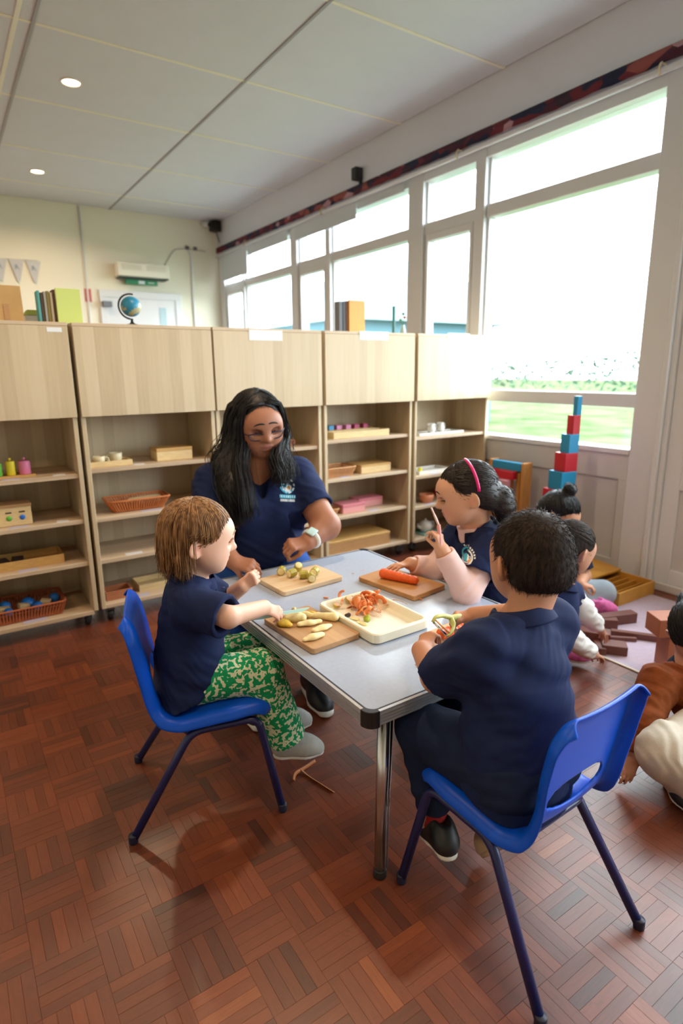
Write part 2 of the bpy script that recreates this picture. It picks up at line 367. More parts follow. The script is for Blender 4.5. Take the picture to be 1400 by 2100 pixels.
tag(box('baseboard_right', (XI-.014,XI), (YB,FAR), (0,.045), 'panel_paint', bev=.004), 'low white skirting along the window wall', 'skirting', kind='structure')
tag(box('baseboard_far', (XL,W), (FAR-.014,FAR), (0,.09), 'white_frame', bev=.004), 'white skirting along the far wall', 'skirting', kind='structure')

# --- ceiling
ceil = tag(box('ceiling', (XL,W+.14), (YB,FAR+.1), (CEIL,CEIL+.1), 'joint_grey', bev=0), 'white panelled suspended ceiling', 'ceiling', kind='structure')
xs = [XL,-2.98,-1.76,-.54,.68,1.89,W]; yl = [YB]+[-2.1+i for i in range(10)]+[FAR]
for a,b in zip(xs,xs[1:]):
    for p,q in zip(yl,yl[1:]): box('ceiling_panel', (a+.006,b-.006), (p+.006,q-.006), (CEIL-.012,CEIL), 'ceiling_panel', ceil, .002)
for y in yl[1:-1]: box('cover_strip', (XL,W), (y-.011,y+.011), (CEIL-.016,CEIL-.004), 'ceiling_grid', ceil, .001)
for x in xs[1:-1]: box('ceiling_bar', (x-.009,x+.009), (YB,FAR), (CEIL-.019,CEIL-.006), 'ceiling_bar', ceil, .001)
for x in (.60,): box('cover_strip', (x-.012,x+.012), (YB,FAR), (CEIL-.017,CEIL-.005), 'ceiling_grid', ceil, .001)
# downlights: each a ring, a glowing lens and its own warm lamp
mat('lamp_trim','#e8e2d6',.4); mat('lamp_lens',(1,.80,.52,1),.5,emit=14.)
def downlight(x,y,label,watts):
    t = thing('downlight', label, 'ceiling light', (x,y,CEIL-.012), group='round warm downlights in the ceiling')
    bm = bmesh.new(); add_lathe(bm,[(.066,0),(.064,-.006),(.054,-.007),(.052,0)],(x,y,CEIL-.012),28,False); link('trim_ring',bm_mesh(bm),'lamp_trim',t,smooth=True)
    lathe('lens',[(.0005,-.0045),(.03,-.004),(.052,-.001),(.052,.0)],(x,y,CEIL-.012),'lamp_lens',t)
    l = bpy.data.lights.new('downlight_lamp','AREA'); l.shape='DISK'; l.size=.10; l.energy=watts; l.color=(1,.70,.44); l.spread=math.radians(150)
    o = bpy.data.objects.new('downlight_lamp',l); COL.objects.link(o); o.location=(x,y,CEIL-.025); adopt(o,t)
LAMP_W = 13
downlight(.97,4.5,'round warm downlight nearer the camera of the two lit in the ceiling',LAMP_W)
downlight(1.03,6.5,'small round warm downlight farther back near the far wall',LAMP_W)
for x,y,l in ((1.0,1.9,'directly over the classroom table'),(1.0,-.3,'just behind the camera'),(-1.3,1.9,'left of the camera, level with the table'),(-1.3,4.5,'over the far left of the room'),(-1.3,-.3,'in the back left of the room')): downlight(x,y,'round warm downlight '+l,LAMP_W)

# --- outdoors
mat('lawn','#4a583c',1.,noise_amt=.4,noise_scale=1.1,spec=0.); mat('hedge_leaf','#3a4c40',1.,noise_amt=.4,noise_scale=6,spec=0.)
g = tag(box('ground_outside',(W+.14,60),(-30,60),(-.4,-.12),'lawn',bev=0),'sunlit green lawn outside the windows','lawn',kind='structure')
mat('outhouse_wall','#4e6a74',.9,noise_amt=.05,noise_scale=3,spec=.0); mat('outhouse_roof','#7a8f98',.9,spec=0.)
t = thing('outbuilding','pale blue low building with a pitched roof beyond the windows','building',(9,13,-.12))
box('wall',(7.2,11.5),(10.5,18),(-.12,2.2),'outhouse_wall',t,0)
prism('roof',[(-2.5,0),(0,1.4),(2.5,0)],10.2,18.3,'outhouse_roof',t,T=Matrix.Translation((9.35,0,2.2)) @ Matrix(((1,0,0,0),(0,0,1,0),(0,1,0,0),(0,0,0,1))))
box('window',(7.17,7.2),(11.4,12.6),(.9,1.8),mat('dark_glass','#5c6c78',.1),t,0)
def bush(c, r, label, n=700):
    V=[];F=[]
    for i in range(n):
        a=random.uniform(0,2*PI); z=random.uniform(-.2,1); q=math.sqrt(max(0,1-z*z)); rr=random.uniform(.72,1.05)
        p=Vector((math.cos(a)*q*r[0],math.sin(a)*q*r[1],z*r[2]))*rr+Vector(c)
        u=Vector((random.gauss(0,1),random.gauss(0,1),random.gauss(0,1))).normalized(); v=u.orthogonal().normalized(); s=random.uniform(.10,.22)
        k=len(V); V+=[p-u*s,p+v*s*.5,p+u*s,p-v*s*.5+Vector((0,0,.03))]; F.append((k,k+1,k+2,k+3))
    me=bpy.data.meshes.new('bush'); me.from_pydata(V,[],F)
    t=thing('garden_bush',label,'bush',(c[0],c[1],-.12),group='bushes beyond the windows'); l=link('foliage',me,'hedge_leaf',t); tag(l,kind='stuff')
    for i in range(3): tube('stem',[(c[0]+.1*i,c[1],-.12),(c[0]+.2*(i-1),c[1]+.1*i,c[2]+.3)],.04,mat('bark','#5b4a38',.9),t,6)
bush((27,15,.4),(1.5,14,1.5),'long distant hedge across the lawn beyond the big window',2600)
bush((15.5,21,.5),(1.6,2.2,2.0),'tall bush beside the pale outbuilding',900)
# ================================================================== FURNITURE
laminate('shelf_wood', '#b5a080', '#cbb795', '#d8c6a8', 'Z', .42)
laminate('shelf_board', '#b0967a', '#c6ae90', '#d2bfa2', 'X', .42)
mat('caster_grey','#6d7074',.35,.3); mat('caster_black','#1b1b1d',.5); mat('sticker_white','#e9ecee',.5); mat('shadow_gap','#4a3b2a',.8)
SF = 2.88
UNITS = [(-.135,.500,(.085,.330,.535,.750),'leftmost wooden shelf unit with blue balls in its bottom basket'),
         (.517,1.148,(.100,.325,.530,.765),'second wooden shelf unit from the left with cups on its top shelf'),
         (1.156,1.783,(.105,.330,.545,.780),'middle wooden shelf unit behind the seated woman'),
         (1.803,2.452,(.105,.338,.572,.803),'fourth wooden shelf unit with pink boxes beside the woman'),
         (2.476,3.130,(.095,.315,.520,.775),'rightmost wooden shelf unit with a white jug next to the window')]
def shelf_unit(x0,x1,zs,label):
    t = thing('shelf_unit', label, 'shelf unit', ((x0+x1)/2,SF+.17,0), group='pale wooden shelf units with top doors')
    D = .36; th = .019
    for a in (x0,x1-th): box('side_panel',(a,a+th),(SF,SF+D),(.082,1.395),'shelf_wood',t)
    box('top_panel',(x0,x1),(SF-.017,SF+D),(1.395,1.41),'shelf_board',t)
    box('back_panel',(x0+th,x1-th),(SF+D-.012,SF+D-.004),(.085,1.395),'shelf_wood',t,0)
    box('shelf',(x0+th,x1-th),(SF+.002,SF+D-.012),(zs[0]-.02,zs[0]),'shelf_board',t)
    for z in zs[1:]: box('shelf',(x0+th,x1-th),(SF+.010,SF+D-.012),(z-.02,z),'shelf_board',t)
    box('compartment_floor',(x0+th,x1-th),(SF+.02,SF+D-.012),(1.012,1.03),'shelf_board',t)
    box('door',(x0+.001,x1-.001),(SF-.019,SF-.002),(1.006,1.394),'shelf_wood',t,.0012)
    for a in (x0+.045,x1-.045):
        for y in (SF+.05,SF+D-.05):
            c = obox('caster',(a,y,.070),(.04,.04,.024),0,'caster_grey',t,.003)
            bm = bmesh.new(); add_lathe(bm,[(.001,-.014),(.026,-.013),(.029,-.008),(.029,.008),(.026,.013),(.001,.014)],(0,0,0),20)
            bm.transform(Matrix.Translation((a,y+.012,.0293)) @ Matrix.Rotation(PI/2,4,'Y')); w = link('wheel',bm_mesh(bm),'caster_black',None,smooth=True); w.parent = c
            bm = bmesh.new(); add_box(bm,a-.019,a-.015,y-.012,y+.026,.024,.062,.001); add_box(bm,a+.015,a+.019,y-.012,y+.026,.024,.062,.001); add_box(bm,a-.019,a+.019,y-.012,y+.026,.058,.0635,.001); f = link('fork',bm_mesh(bm),'caster_grey'); f.parent = c
    return t
units = [shelf_unit(*u) for u in UNITS]
def sticker(u,px0,px1,py0,py1):
    a = ony(px0,py0,SF-.0195); b = ony(px1,py1,SF-.0195)
    box('label_sticker',(a.x,b.x),(SF-.0205,SF-.019),(b.z,a.z),'sticker_white',units[u],0)
sticker(0,95,127,671,681); sticker(2,510,579,676,699); sticker(3,737,796,679,698); sticker(4,918,962,683,701)

# ---------------- table
mat('table_laminate','#aab6cb',.20,noise_amt=.03,noise_scale=90,spec=.5); mat('aluminium','#c9ccd2',.42,.75); mat('black_plastic','#15161a',.45); mat('chrome','#c4c2c0',.22,1.)
TX0,TX1,TY0,TY1,TZ = .677,1.372,.918,1.897,.48
tb = thing('classroom_table','low grey laminate table with a ribbed aluminium edge','table',((TX0+TX1)/2,(TY0+TY1)/2,0))
prism('table_top',rrect(TX0+.006,TX1-.006,TY0+.006,TY1-.006,.02),TZ-.026,TZ,'table_laminate',tb)
def edge_band(horizontal, at, a, b, outward):
    bm = bmesh.new()
    prof = [(0,0),(.007,-.001),(.007,-.0045)]
    for i in range(4): z = -.006-.0075*i; prof += [(.0045,z),(.0045,z-.0022),(.008,z-.003),(.008,z-.0062)]
    prof += [(.0045,-.036),(0,-.037)]
    A=[];B=[]
    for o,z in prof:
        if horizontal: A.append(bm.verts.new((a,at+outward*o,TZ+.001+z))); B.append(bm.verts.new((b,at+outward*o,TZ+.001+z)))
        else: A.append(bm.verts.new((at+outward*o,a,TZ+.001+z))); B.append(bm.verts.new((at+outward*o,b,TZ+.001+z)))
    for i in range(len(A)-1): bm.faces.new((A[i],A[i+1],B[i+1],B[i]))
    bm.faces.new((A[-1],A[0],B[0],B[-1])); bm.faces.new(A); bm.faces.new(B[::-1])
    bmesh.ops.recalc_face_normals(bm,faces=bm.faces); link('edge_band',bm_mesh(bm),'aluminium',tb)
edge_band(True,TY0,TX0+.02,TX1-.02,-1); edge_band(True,TY1,TX0+.02,TX1-.02,1); edge_band(False,TX0,TY0+.02,TY1-.02,-1); edge_band(False,TX1,TY0+.02,TY1-.02,1)
for cx,cy,sx,sy in ((TX0,TY0,1,1),(TX1,TY0,-1,1),(TX0,TY1,1,-1),(TX1,TY1,-1,-1)):
    poly = [(.022,-.0095)]+[(.016-.0255*math.sin(PI/2*k/6),.016-.0255*math.cos(PI/2*k/6)) for k in range(7)]+[(-.0095,.022),(.0,.022),(.004,.012),(.012,.004),(.022,.0)]
    poly = [(cx+sx*p,cy+sy*q) for p,q in poly]
    prism('corner_cap',poly if sx*sy>0 else poly[::-1],TZ-.038,TZ+.0025,'black_plastic',tb,bev=.0012)
for x in (TX0+.06,TX1-.06): box('apron',(x-.012,x+.012),(TY0+.05,TY1-.05),(TZ-.052,TZ-.028),'black_plastic',tb,.002)
for y in (TY0+.06,TY1-.06): box('apron',(TX0+.05,TX1-.05),(y-.012,y+.012),(TZ-.052,TZ-.028),'black_plastic',tb,.002)
for cx,cy,sx,sy in ((TX0,TY0,1,1),(TX1,TY0,-1,1),(TX0,TY1,1,-1),(TX1,TY1,-1,-1)):
    l = tube('leg',[(cx+sx*.072,cy+sy*.042,TZ-.03),(cx+sx*.056,cy+sy*.033,.01)],.0148,'chrome',tb,14)
    q = tube('second_tube',[(cx+sx*.096,cy+sy*.052,TZ-.03),(cx+sx*.074,cy+sy*.041,.01)],.0098,'chrome',None,12); q.parent = l
    f = lathe('foot_cap',[(.016,.0),(.0168,.004),(.0158,.02),(.0150,.022)],(cx+sx*.056,cy+sy*.033,0),'black_plastic'); f.parent = l

# ---------------- blue shell chairs
def chair_plastic(): 
    return mat('chair_blue','#0552d2',.36,bump=.06,bump_scale=700,spec=.3)
chair_plastic(); mat('chair_frame','#161d52',.35,spec=.5); mat('frame_cap','#10142e',.5)
def make_chair(label):
    t = thing('school_chair', label, 'chair', (0,0,0), group='blue plastic school chairs')
    prof = smooth_path([Vector((0,y,z)) for y,z in ((.186,.278),(.178,.305),(.14,.322),(.06,.318),(-.02,.311),(-.06,.308),(-.098,.325),(-.116,.37),(-.126,.43),(-.137,.50),(-.148,.555),(-.160,.585),(-.175,.598))],5)
    ln = [0]
    for a,b in zip(prof,prof[1:]): ln.append(ln[-1]+(b-a).length)
    L = ln[-1]
    wk = [(0,.135),(.05,.158),(.2,.172),(.42,.170),(.50,.162),(.56,.152),(.66,.150),(.78,.160),(.9,.160),(.97,.145),(1,.13)]
    def width(u): return float(np.interp(u,[a for a,_ in wk],[b for _,b in wk]))
    NU,NV = 84,48
    def at(u,v):
        s = u*L; y = float(np.interp(s,ln,[p.y for p in prof])); z = float(np.interp(s,ln,[p.z for p in prof]))
        e = .008; y2 = float(np.interp(min(s+e,L),ln,[p.y for p in prof]))-float(np.interp(max(s-e,0),ln,[p.y for p in prof])); z2 = float(np.interp(min(s+e,L),ln,[p.z for p in prof]))-float(np.interp(max(s-e,0),ln,[p.z for p in prof]))
        q = math.hypot(y2,z2) or 1; n = Vector((0,z2/q,-y2/q)); a = abs(v)
        k = max(0,(a-.74)/.26); curl = .03*k*k*(1.0 if u<.52 else .9)
        dish = .010*min(a,.75)**2
        return Vector((v*width(u)*(1-.10*k*k),y,z)) + n*(dish-curl)
    uc,ud,vd = .640,.062,.60          # hand hole low in the back
    verts={}; bm=bmesh.new(); par=[[None]*(NV+1) for _ in range(NU+1)]
    rho = lambda u,v: math.hypot((u-uc)/ud, v/vd)
    for i in range(NU+1):
        for j in range(NV+1):
            u=i/NU; v=-1+2*j/NV; par[i][j]=[u,v]
    faces=[]
    for i in range(NU):
        for j in range(NV):
            q=[(i,j),(i,j+1),(i+1,j+1),(i+1,j)]
            if sum(rho(*par[a][b])<1 for a,b in q)>=3: continue
            faces.append(q)
    used={v for q in faces for v in q}
    for a,b in used:
        u,v=par[a][b]; r=rho(u,v)
        if r<1.0 and r>0: par[a][b]=[uc+(u-uc)/r, v/r]
    for a,b in used: verts[(a,b)]=bm.verts.new(at(*par[a][b]))
    for q in faces: bm.faces.new([verts[k] for k in q])
    o=link('shell',bm_mesh(bm,'shell'),'chair_blue',t,smooth=True,local=True)
    md=o.modifiers.new('thick','SOLIDIFY'); md.thickness=.006; md.offset=0
    md=o.modifiers.new('sub','SUBSURF'); md.levels=1; md.render_levels=1
    for s in (-1,1):
        leg=tube('leg_frame',fillet([(s*.172,.200,.008),(s*.138,.148,.282),(s*.136,-.030,.272),(s*.172,-.196,.008)],.035,6),.0108,'chair_frame',t,14,local=True)
        for y in (.200,-.196):
            c=lathe('foot_cap',[(.0112,0),(.0120,.003),(.0118,.022),(.0110,.024)],(s*.172,y,0),'frame_cap'); c.parent=leg
    for y,z in ((.105,.284),(-.030,.279)): tube('cross_bar',[(-.137,y,z),(.137,y,z)],.009,'chair_frame',t,12,local=True)
    tube('back_support',fillet([(-.137,-.035,.272),(-.10,-.075,.285),(.10,-.075,.285),(.137,-.035,.272)],.02),.0075,'chair_frame',t,10,local=True)
    return t
ch = make_chair('blue plastic school chair under the boy, nearest the camera'); ch.location=(.942,.712,0); ch.rotation_euler=(0,0,math.radians(1.5))
ch2 = copy_tree(ch); ch2['label']='blue plastic school chair under the toddler in green trousers'; ch2.location=(.502,1.503,0); ch2.rotation_euler=(0,0,math.radians(-90-17.4))
ch3 = copy_tree(ch); ch3['label']='blue plastic school chair under the girl with the pink headband'; ch3.location=(1.52,1.36,0); ch3.rotation_euler=(0,0,math.radians(90))
ch4 = copy_tree(ch); ch4['label']='blue plastic school chair under the seated woman'; ch4.location=(1.02,2.22,0); ch4.rotation_euler=(0,0,math.radians(180))
# ================================================================== PEOPLE: blended implicit surfaces turned into meshes
def A3(v): return np.array((v[0],v[1],v[2]),np.float32)
class SDF:
    def __init__(s,h): s.h=h; s.ops=[]; s.folds=[]
    def cone(s,a,b,ra,rb=None,k=.012,sub=False,flat=None):
        # flat = (axis, factor): squashes the round section along axis
        rb = ra if rb is None else rb; a=A3(a); b=A3(b); m=max(ra,rb)*1.15+k+.01
        lo=np.minimum(a,b)-m; hi=np.maximum(a,b)+m; s.ops.append(('c',(a,b,ra,rb,flat),k,sub,lo,hi)); return s
    def chain(s,pts,rs,k=.012,flat=None):
        for i in range(len(pts)-1): s.cone(pts[i],pts[i+1],rs[i],rs[i+1],k,False,flat)
        return s
    def ell(s,c,r,R=None,k=.012,sub=False):
        c=A3(c); R=np.eye(3,dtype=np.float32) if R is None else np.array([A3(q) for q in R]); m=max(r)+k+.01
        s.ops.append(('e',(c,np.array(r,np.float32),R),k,sub,c-m,c+m)); return s
    def cut(s,p,n,rad,k=.002):
        # take away the side of a plane that n points to, inside a ball
        p=A3(p); n=A3(Vector(n).normalized()); s.ops.append(('p',(p,n,rad),k,True,p-rad-.01,p+rad+.01)); return s
    def fold(s,fn): s.folds.append(fn); return s
    def mesh(s,name='body'):
        h=s.h; add=[o for o in s.ops if not o[3]]
        lo=np.min([o[4] for o in add],axis=0)-2*h; hi=np.max([o[5] for o in add],axis=0)+2*h
        N=np.ceil((hi-lo)/h).astype(int)+1; f=np.full(N,1.0,np.float32)
        ax=[lo[i]+h*np.arange(N[i],dtype=np.float32) for i in range(3)]
        for ty,pr,k,sub,l,u in s.ops:
            i0=np.clip(((l-lo)/h).astype(int),0,N-1); i1=np.clip(((u-lo)/h).astype(int)+2,0,N)
            if np.any(i1<=i0): continue
            X=ax[0][i0[0]:i1[0],None,None]; Y=ax[1][None,i0[1]:i1[1],None]; Z=ax[2][None,None,i0[2]:i1[2]]
            if ty=='c':
                a,b,ra,rb,fl=pr; ba=b-a; l2=float(ba@ba)+1e-12
                px,py,pz=X-a[0],Y-a[1],Z-a[2]
                t=np.clip((px*ba[0]+py*ba[1]+pz*ba[2])/l2,0,1)
                qx,qy,qz=px-ba[0]*t,py-ba[1]*t,pz-ba[2]*t
                if fl is not None:
                    n=A3(Vector(fl[0]).normalized()); dn=(qx*n[0]+qy*n[1]+qz*n[2])*(1/fl[1]-1); qx=qx+n[0]*dn; qy=qy+n[1]*dn; qz=qz+n[2]*dn
                d=np.sqrt(qx*qx+qy*qy+qz*qz)-(ra+(rb-ra)*t)
                if fl is not None: d=d*(.5+.5*fl[1])
            elif ty=='e':
                c,r,R=pr; px,py,pz=X-c[0],Y-c[1],Z-c[2]
                e=[(px*R[i][0]+py*R[i][1]+pz*R[i][2])/r[i] for i in range(3)]
                k0=np.sqrt(e[0]**2+e[1]**2+e[2]**2)+1e-9; k1=np.sqrt((e[0]/r[0])**2+(e[1]/r[1])**2+(e[2]/r[2])**2)+1e-9
                d=k0*(k0-1)/k1
            else:
                p,n,rad=pr; px,py,pz=X-p[0],Y-p[1],Z-p[2]
                d=np.maximum(-(px*n[0]+py*n[1]+pz*n[2]), np.sqrt(px*px+py*py+pz*pz)-rad)
            V=f[i0[0]:i1[0],i0[1]:i1[1],i0[2]:i1[2]]
            if sub: d=-d; hh=np.maximum(k-np.abs(V-d),0)/k; V[...]=np.maximum(V,d)+hh*hh*k*.25
            else: hh=np.maximum(k-np.abs(V-d),0)/k; V[...]=np.minimum(V,d)-hh*hh*k*.25
        if s.folds:
            near=np.abs(f)<.03; I=np.nonzero(near); P=np.stack([ax[i][I[i]] for i in range(3)],1)
            for fn in s.folds: f[I]+=fn(P).astype(np.float32)
        # surface nets
        S=f<0; n=N
        c=np.zeros(n-1,np.uint8)
        for dx in (0,1):
            for dy in (0,1):
                for dz in (0,1): c+=S[dx:n[0]-1+dx,dy:n[1]-1+dy,dz:n[2]-1+dz]
        act=np.nonzero((c>0)&(c<8)); I=np.stack(act,1); M_=len(I)
        idx=np.full(n-1,-1,np.int32); idx[act]=np.arange(M_)
        acc=np.zeros((M_,3),np.float32); cnt=np.zeros(M_,np.float32)
        cor=[(a,b,d) for a in (0,1) for b in (0,1) for d in (0,1)]
        for a in cor:
            for axn in range(3):
                if a[axn]: continue
                b=list(a); b[axn]=1
                fa=f[I[:,0]+a[0],I[:,1]+a[1],I[:,2]+a[2]]; fb=f[I[:,0]+b[0],I[:,1]+b[1],I[:,2]+b[2]]
                m=(fa<0)!=(fb<0); t=np.where(m,fa/np.where(m,fa-fb,1),0)
                q=np.array(a,np.float32)[None,:].repeat(M_,0); q[:,axn]+=t
                acc+=q*m[:,None]; cnt+=m
        P=lo+h*(I+acc/np.maximum(cnt,1)[:,None])
        Q=[]
        for axn in range(3):
            sl0=[slice(None)]*3; sl1=[slice(None)]*3; sl0[axn]=slice(0,-1); sl1[axn]=slice(1,None)
            a=S[tuple(sl0)]; b=S[tuple(sl1)]; E_=np.nonzero(a!=b); E=np.stack(E_,1); flip=a[E_]
            u,v=[(1,2),(2,0),(0,1)][axn]
            ok=(E[:,u]>0)&(E[:,v]>0)&(E[:,u]<n[u]-1)&(E[:,v]<n[v]-1); E=E[ok]; flip=flip[ok]
            def g(du,dv):
                K=E.copy(); K[:,u]-=du; K[:,v]-=dv; return idx[K[:,0],K[:,1],K[:,2]]
            q=np.stack([g(1,1),g(0,1),g(0,0),g(1,0)],1); q[~flip]=q[~flip][:,::-1]; Q.append(q)
        Q=np.concatenate(Q); Q=Q[(Q>=0).all(1)]
        me=bpy.data.meshes.new(name); me.vertices.add(M_); me.vertices.foreach_set('co',P.astype(np.float32).ravel())
        me.loops.add(len(Q)*4); me.loops.foreach_set('vertex_index',Q.astype(np.int32).ravel())
        me.polygons.add(len(Q)); me.polygons.foreach_set('loop_start',np.arange(0,len(Q)*4,4,dtype=np.int32))
        me.polygons.foreach_set('use_smooth',np.ones(len(Q),bool)); me.update(calc_edges=True); me.validate()
        return me
def paint(me, base, blobs):
    P=np.empty(len(me.vertices)*3,np.float32); me.vertices.foreach_get('co',P); P=P.reshape(-1,3)
    col=np.tile(np.array(C(base),np.float32),(len(P),1))
    for c,r,hx,st in blobs:
        r=(r,r,r) if not isinstance(r,(tuple,list)) else r
        if isinstance(c,tuple) and len(c)==2:       # (centre, axes)
            R=np.array([A3(a) for a in c[1]]); d=np.linalg.norm(((P-A3(c[0]))@R.T)/np.array(r,np.float32),axis=1)
        else: d=np.linalg.norm((P-A3(c))/np.array(r,np.float32),axis=1)
        w=(np.clip(1.25-d,0,.5)*2*st)[:,None]; col=col*(1-w)+np.array(C(hx),np.float32)*w
    a=me.color_attributes.new('Col','FLOAT_COLOR','POINT'); a.data.foreach_set('color',col.ravel())
def folds(amp,scale,dirs,seed=0):
    d1=A3(Vector(dirs[0]).normalized()); d2=A3(Vector(dirs[1]).normalized())
    def fn(P):
        u=P@d1*scale+seed; v=P@d2*scale*.55+seed*2
        return amp*(np.sin(u*2.0+1.6*np.sin(v*1.3+seed))*.6+np.sin(u*3.7+2.2*np.sin(v*2.1))*.4)*(.55+.45*np.sin(v*.9+u*.35+seed))
    return fn
def unit(v): return Vector(v).normalized()

class Head:
    def __init__(s,c,fwd,up,height):
        s.c=Vector(c); s.f=unit(fwd); s.r=s.f.cross(unit(up)).normalized(); s.u=s.r.cross(s.f).normalized(); s.h=height
    def p(s,f,r,u): return s.c+(s.f*f+s.r*r+s.u*u)*s.h
    def d(s,f,r,u): return (s.f*f+s.r*r+s.u*u)
    @property
    def R(s): return (s.f,s.r,s.u)
    def build(s,F,child=True,ears=(-1,1)):
        h=s.h; R=s.R; E=lambda c,r,k=.02,sub=False,Rm=None: F.ell(s.p(*c),[x*h for x in r],Rm or R,k*h/.2,sub)
        if child:
            E((-.05,0,.11),(.445,.375,.385),.03); E((.10,0,-.12),(.268,.29,.33),.05); E((.255,0,-.385),(.110,.14,.085),.035)
            for q in (-1,1): E((.185,q*.165,-.20),(.130,.125,.135),.05)
            F.cone(s.p(.350,0,.01),s.p(.478,0,-.118),.030*h,.046*h,.014*h/.2); E((.43,.040,-.140),(.040,.032,.028),.006); E((.43,-.040,-.140),(.040,.032,.028),.006)
            E((.392,0,-.226),(.046,.078,.024),.005); E((.380,0,-.282),(.046,.066,.030),.005); E((.28,0,.13),(.12,.23,.12),.05)
            eye=(.305,.148,-.015)
        else:
            E((-.06,0,.13),(.42,.35,.37),.03); E((.10,0,-.12),(.29,.275,.36),.05); E((.235,0,-.41),(.12,.15,.09),.035)
            for q in (-1,1): E((.195,q*.17,-.17),(.12,.11,.12),.05)
            F.cone(s.p(.365,0,.03),s.p(.485,0,-.122),.030*h,.050*h,.014*h/.2); E((.415,.055,-.14),(.042,.036,.03),.007); E((.415,-.055,-.14),(.042,.036,.03),.007)
            E((.392,0,-.250),(.04,.10,.024),.005); E((.382,0,-.302),(.042,.088,.030),.005); E((.28,0,.10),(.12,.24,.12),.05)
            eye=(.31,.145,-.005)
        for q in (-1,1):
            E((eye[0]+.085,q*eye[1],eye[2]),(.055,.085,.05),.014,True)              # socket
            E((eye[0]-.012,q*eye[1],eye[2]+.008),(.078,.082,.068),.006)             # lowered lids over the eyeball
        for q in ears:
            Rm=(s.d(-.80,q*.60,.12).normalized(), s.d(.60,q*.80,0).normalized(), s.u)
            E((-.075,q*.412,-.06),(.078,.030,.120),.008,False,Rm); E((-.045,q*.438,-.045),(.042,.024,.078),.006,True,Rm); E((-.045,q*.385,-.160),(.04,.03,.04),.010,False,Rm)
        s.eye=eye
    def onface(s,me,pts,off=.0008):
        if getattr(s,'bvh',None) is None: s.bvh=BVHTree.FromPolygons([v.co for v in me.vertices],[tuple(p.vertices) for p in me.polygons])
        out=[]
        for r,u in pts:
            o=s.p(.9,r*1.02,u); hit=s.bvh.ray_cast(o,(s.p(.0,r*.55,u)-o).normalized(),s.h); out.append((hit[0]+hit[1]*off) if hit[0] else s.p(.3,r,u))
        return out
    def lashes(s,parent,m,me):
        e=s.eye
        for q in (-1,1):
            pts=s.onface(me,[(q*(e[1]+.078*t),e[2]-.030+.024*t*t*(1 if t>0 else .6)) for t in (-1,-.66,-.33,0,.33,.66,1,1.18)])
            tube('eyelashes',smooth_path(pts,2),[x*s.h*.0085 for x in (.4,.6,.8,.9,1,1,1,1,1,1,1,.9,.8,.6,.3)],m,parent,6)
            pts=s.onface(me,[(q*(e[1]+.070*t),e[2]+.048-.030*t*t) for t in (-1,-.5,0,.5,1)],.0002)
            tube('eyelid_crease',smooth_path(pts,3),[.003*s.h]*13,m,parent,5)
    def brows(s,parent,m,w,me):
        e=s.eye
        for q in (-1,1):
            pts=s.onface(me,[(q*(e[1]+.115*t),e[2]+.125+.022*(1-t*t)-.012*t) for t in (-.9,-.4,.1,.6,1.0)],.0)
            tube('eyebrow',smooth_path(pts,3),[w*1.3*s.h*x for x in (.5,.8,1,1.1,1.1,1.1,1.1,1,1,.9,.7,.5,.3)],m,parent,6)
    def paints(s,lip='#b9655c',blush='#d98b78',bs=.35,dark=None):
        B=[]
        for q in (-1,1): B.append(((s.p(.30,q*.19,-.18),s.R),(.10*s.h,.11*s.h,.10*s.h),blush,bs))
        B.append(((s.p(.40,0,-.255),s.R),(.06*s.h,.085*s.h,.046*s.h),lip,.85)); B.append((s.p(.44,0,-.11),.06*s.h,blush,bs*.7))
        for q in (-1,1): B.append((s.p(-.03,q*.41,-.08),.07*s.h,blush,bs))
        if dark:
            for q in (-1,1): B.append(((s.p(.36,q*.145,.02),s.R),(.06*s.h,.10*s.h,.07*s.h),dark,.5))
        return B
def hand(F,w,d,n,s,side=1,curl=((.5,.6,.4),)*4,thumb=(.7,.5,.2),k=.0016,wr=.085,spread=.10):
    # w wrist, d towards the knuckles, n out of the back of the hand, side: thumb along +-(d x n)
    d=unit(d); n=(Vector(n)-d*Vector(n).dot(d)).normalized(); l=d.cross(n)*side; w=Vector(w); tips=[]
    off=(.165,.058,-.048,-.145); fl=(.46,.485,.46,.41); ln=(.41,.46,.42,.33); rr=(.047,.048,.046,.041)
    for i in range(4):
        kn=w+d*fl[i]*s+l*off[i]*s+n*(.012*s if i in (1,2) else 0)
        F.cone(w+l*off[i]*.45*s,kn,wr*s*.86,.056*s,.010*s/.11,flat=(n,.82))
        a=0; p=kn; dd=(d+l*(off[i]*spread*4)).normalized()
        for j,(c,q) in enumerate(zip(curl[i%len(curl)],(.46,.30,.24))):
            a+=c; v=(dd*math.cos(a)-n*math.sin(a)).normalized(); e=p+v*ln[i]*q*s
            F.cone(p,e,rr[i]*s*(1.08-.10*j),rr[i]*s*(.98-.12*j),.005 if j==0 else k); p=e
        tips.append(p)
    b=w+d*.12*s+l*.11*s-n*.02*s; t0,t1,t2=thumb
    v1=(d*.62+l*t0-n*t2).normalized(); m=b+v1*.22*s; F.cone(w+d*.04*s+l*.05*s,m,.085*s,.062*s,.014*s/.11)
    v2=(d*.9+l*(.55-t1)-n*t2*1.6).normalized(); e=m+v2*.17*s; F.cone(m,e,.060*s,.052*s,k)
    v3=(d*.9+l*(.35-t1*1.2)-n*t2*1.8).normalized(); g=e+v3*.13*s; F.cone(e,g,.052*s,.042*s,k); tips.append(g)
    return tips
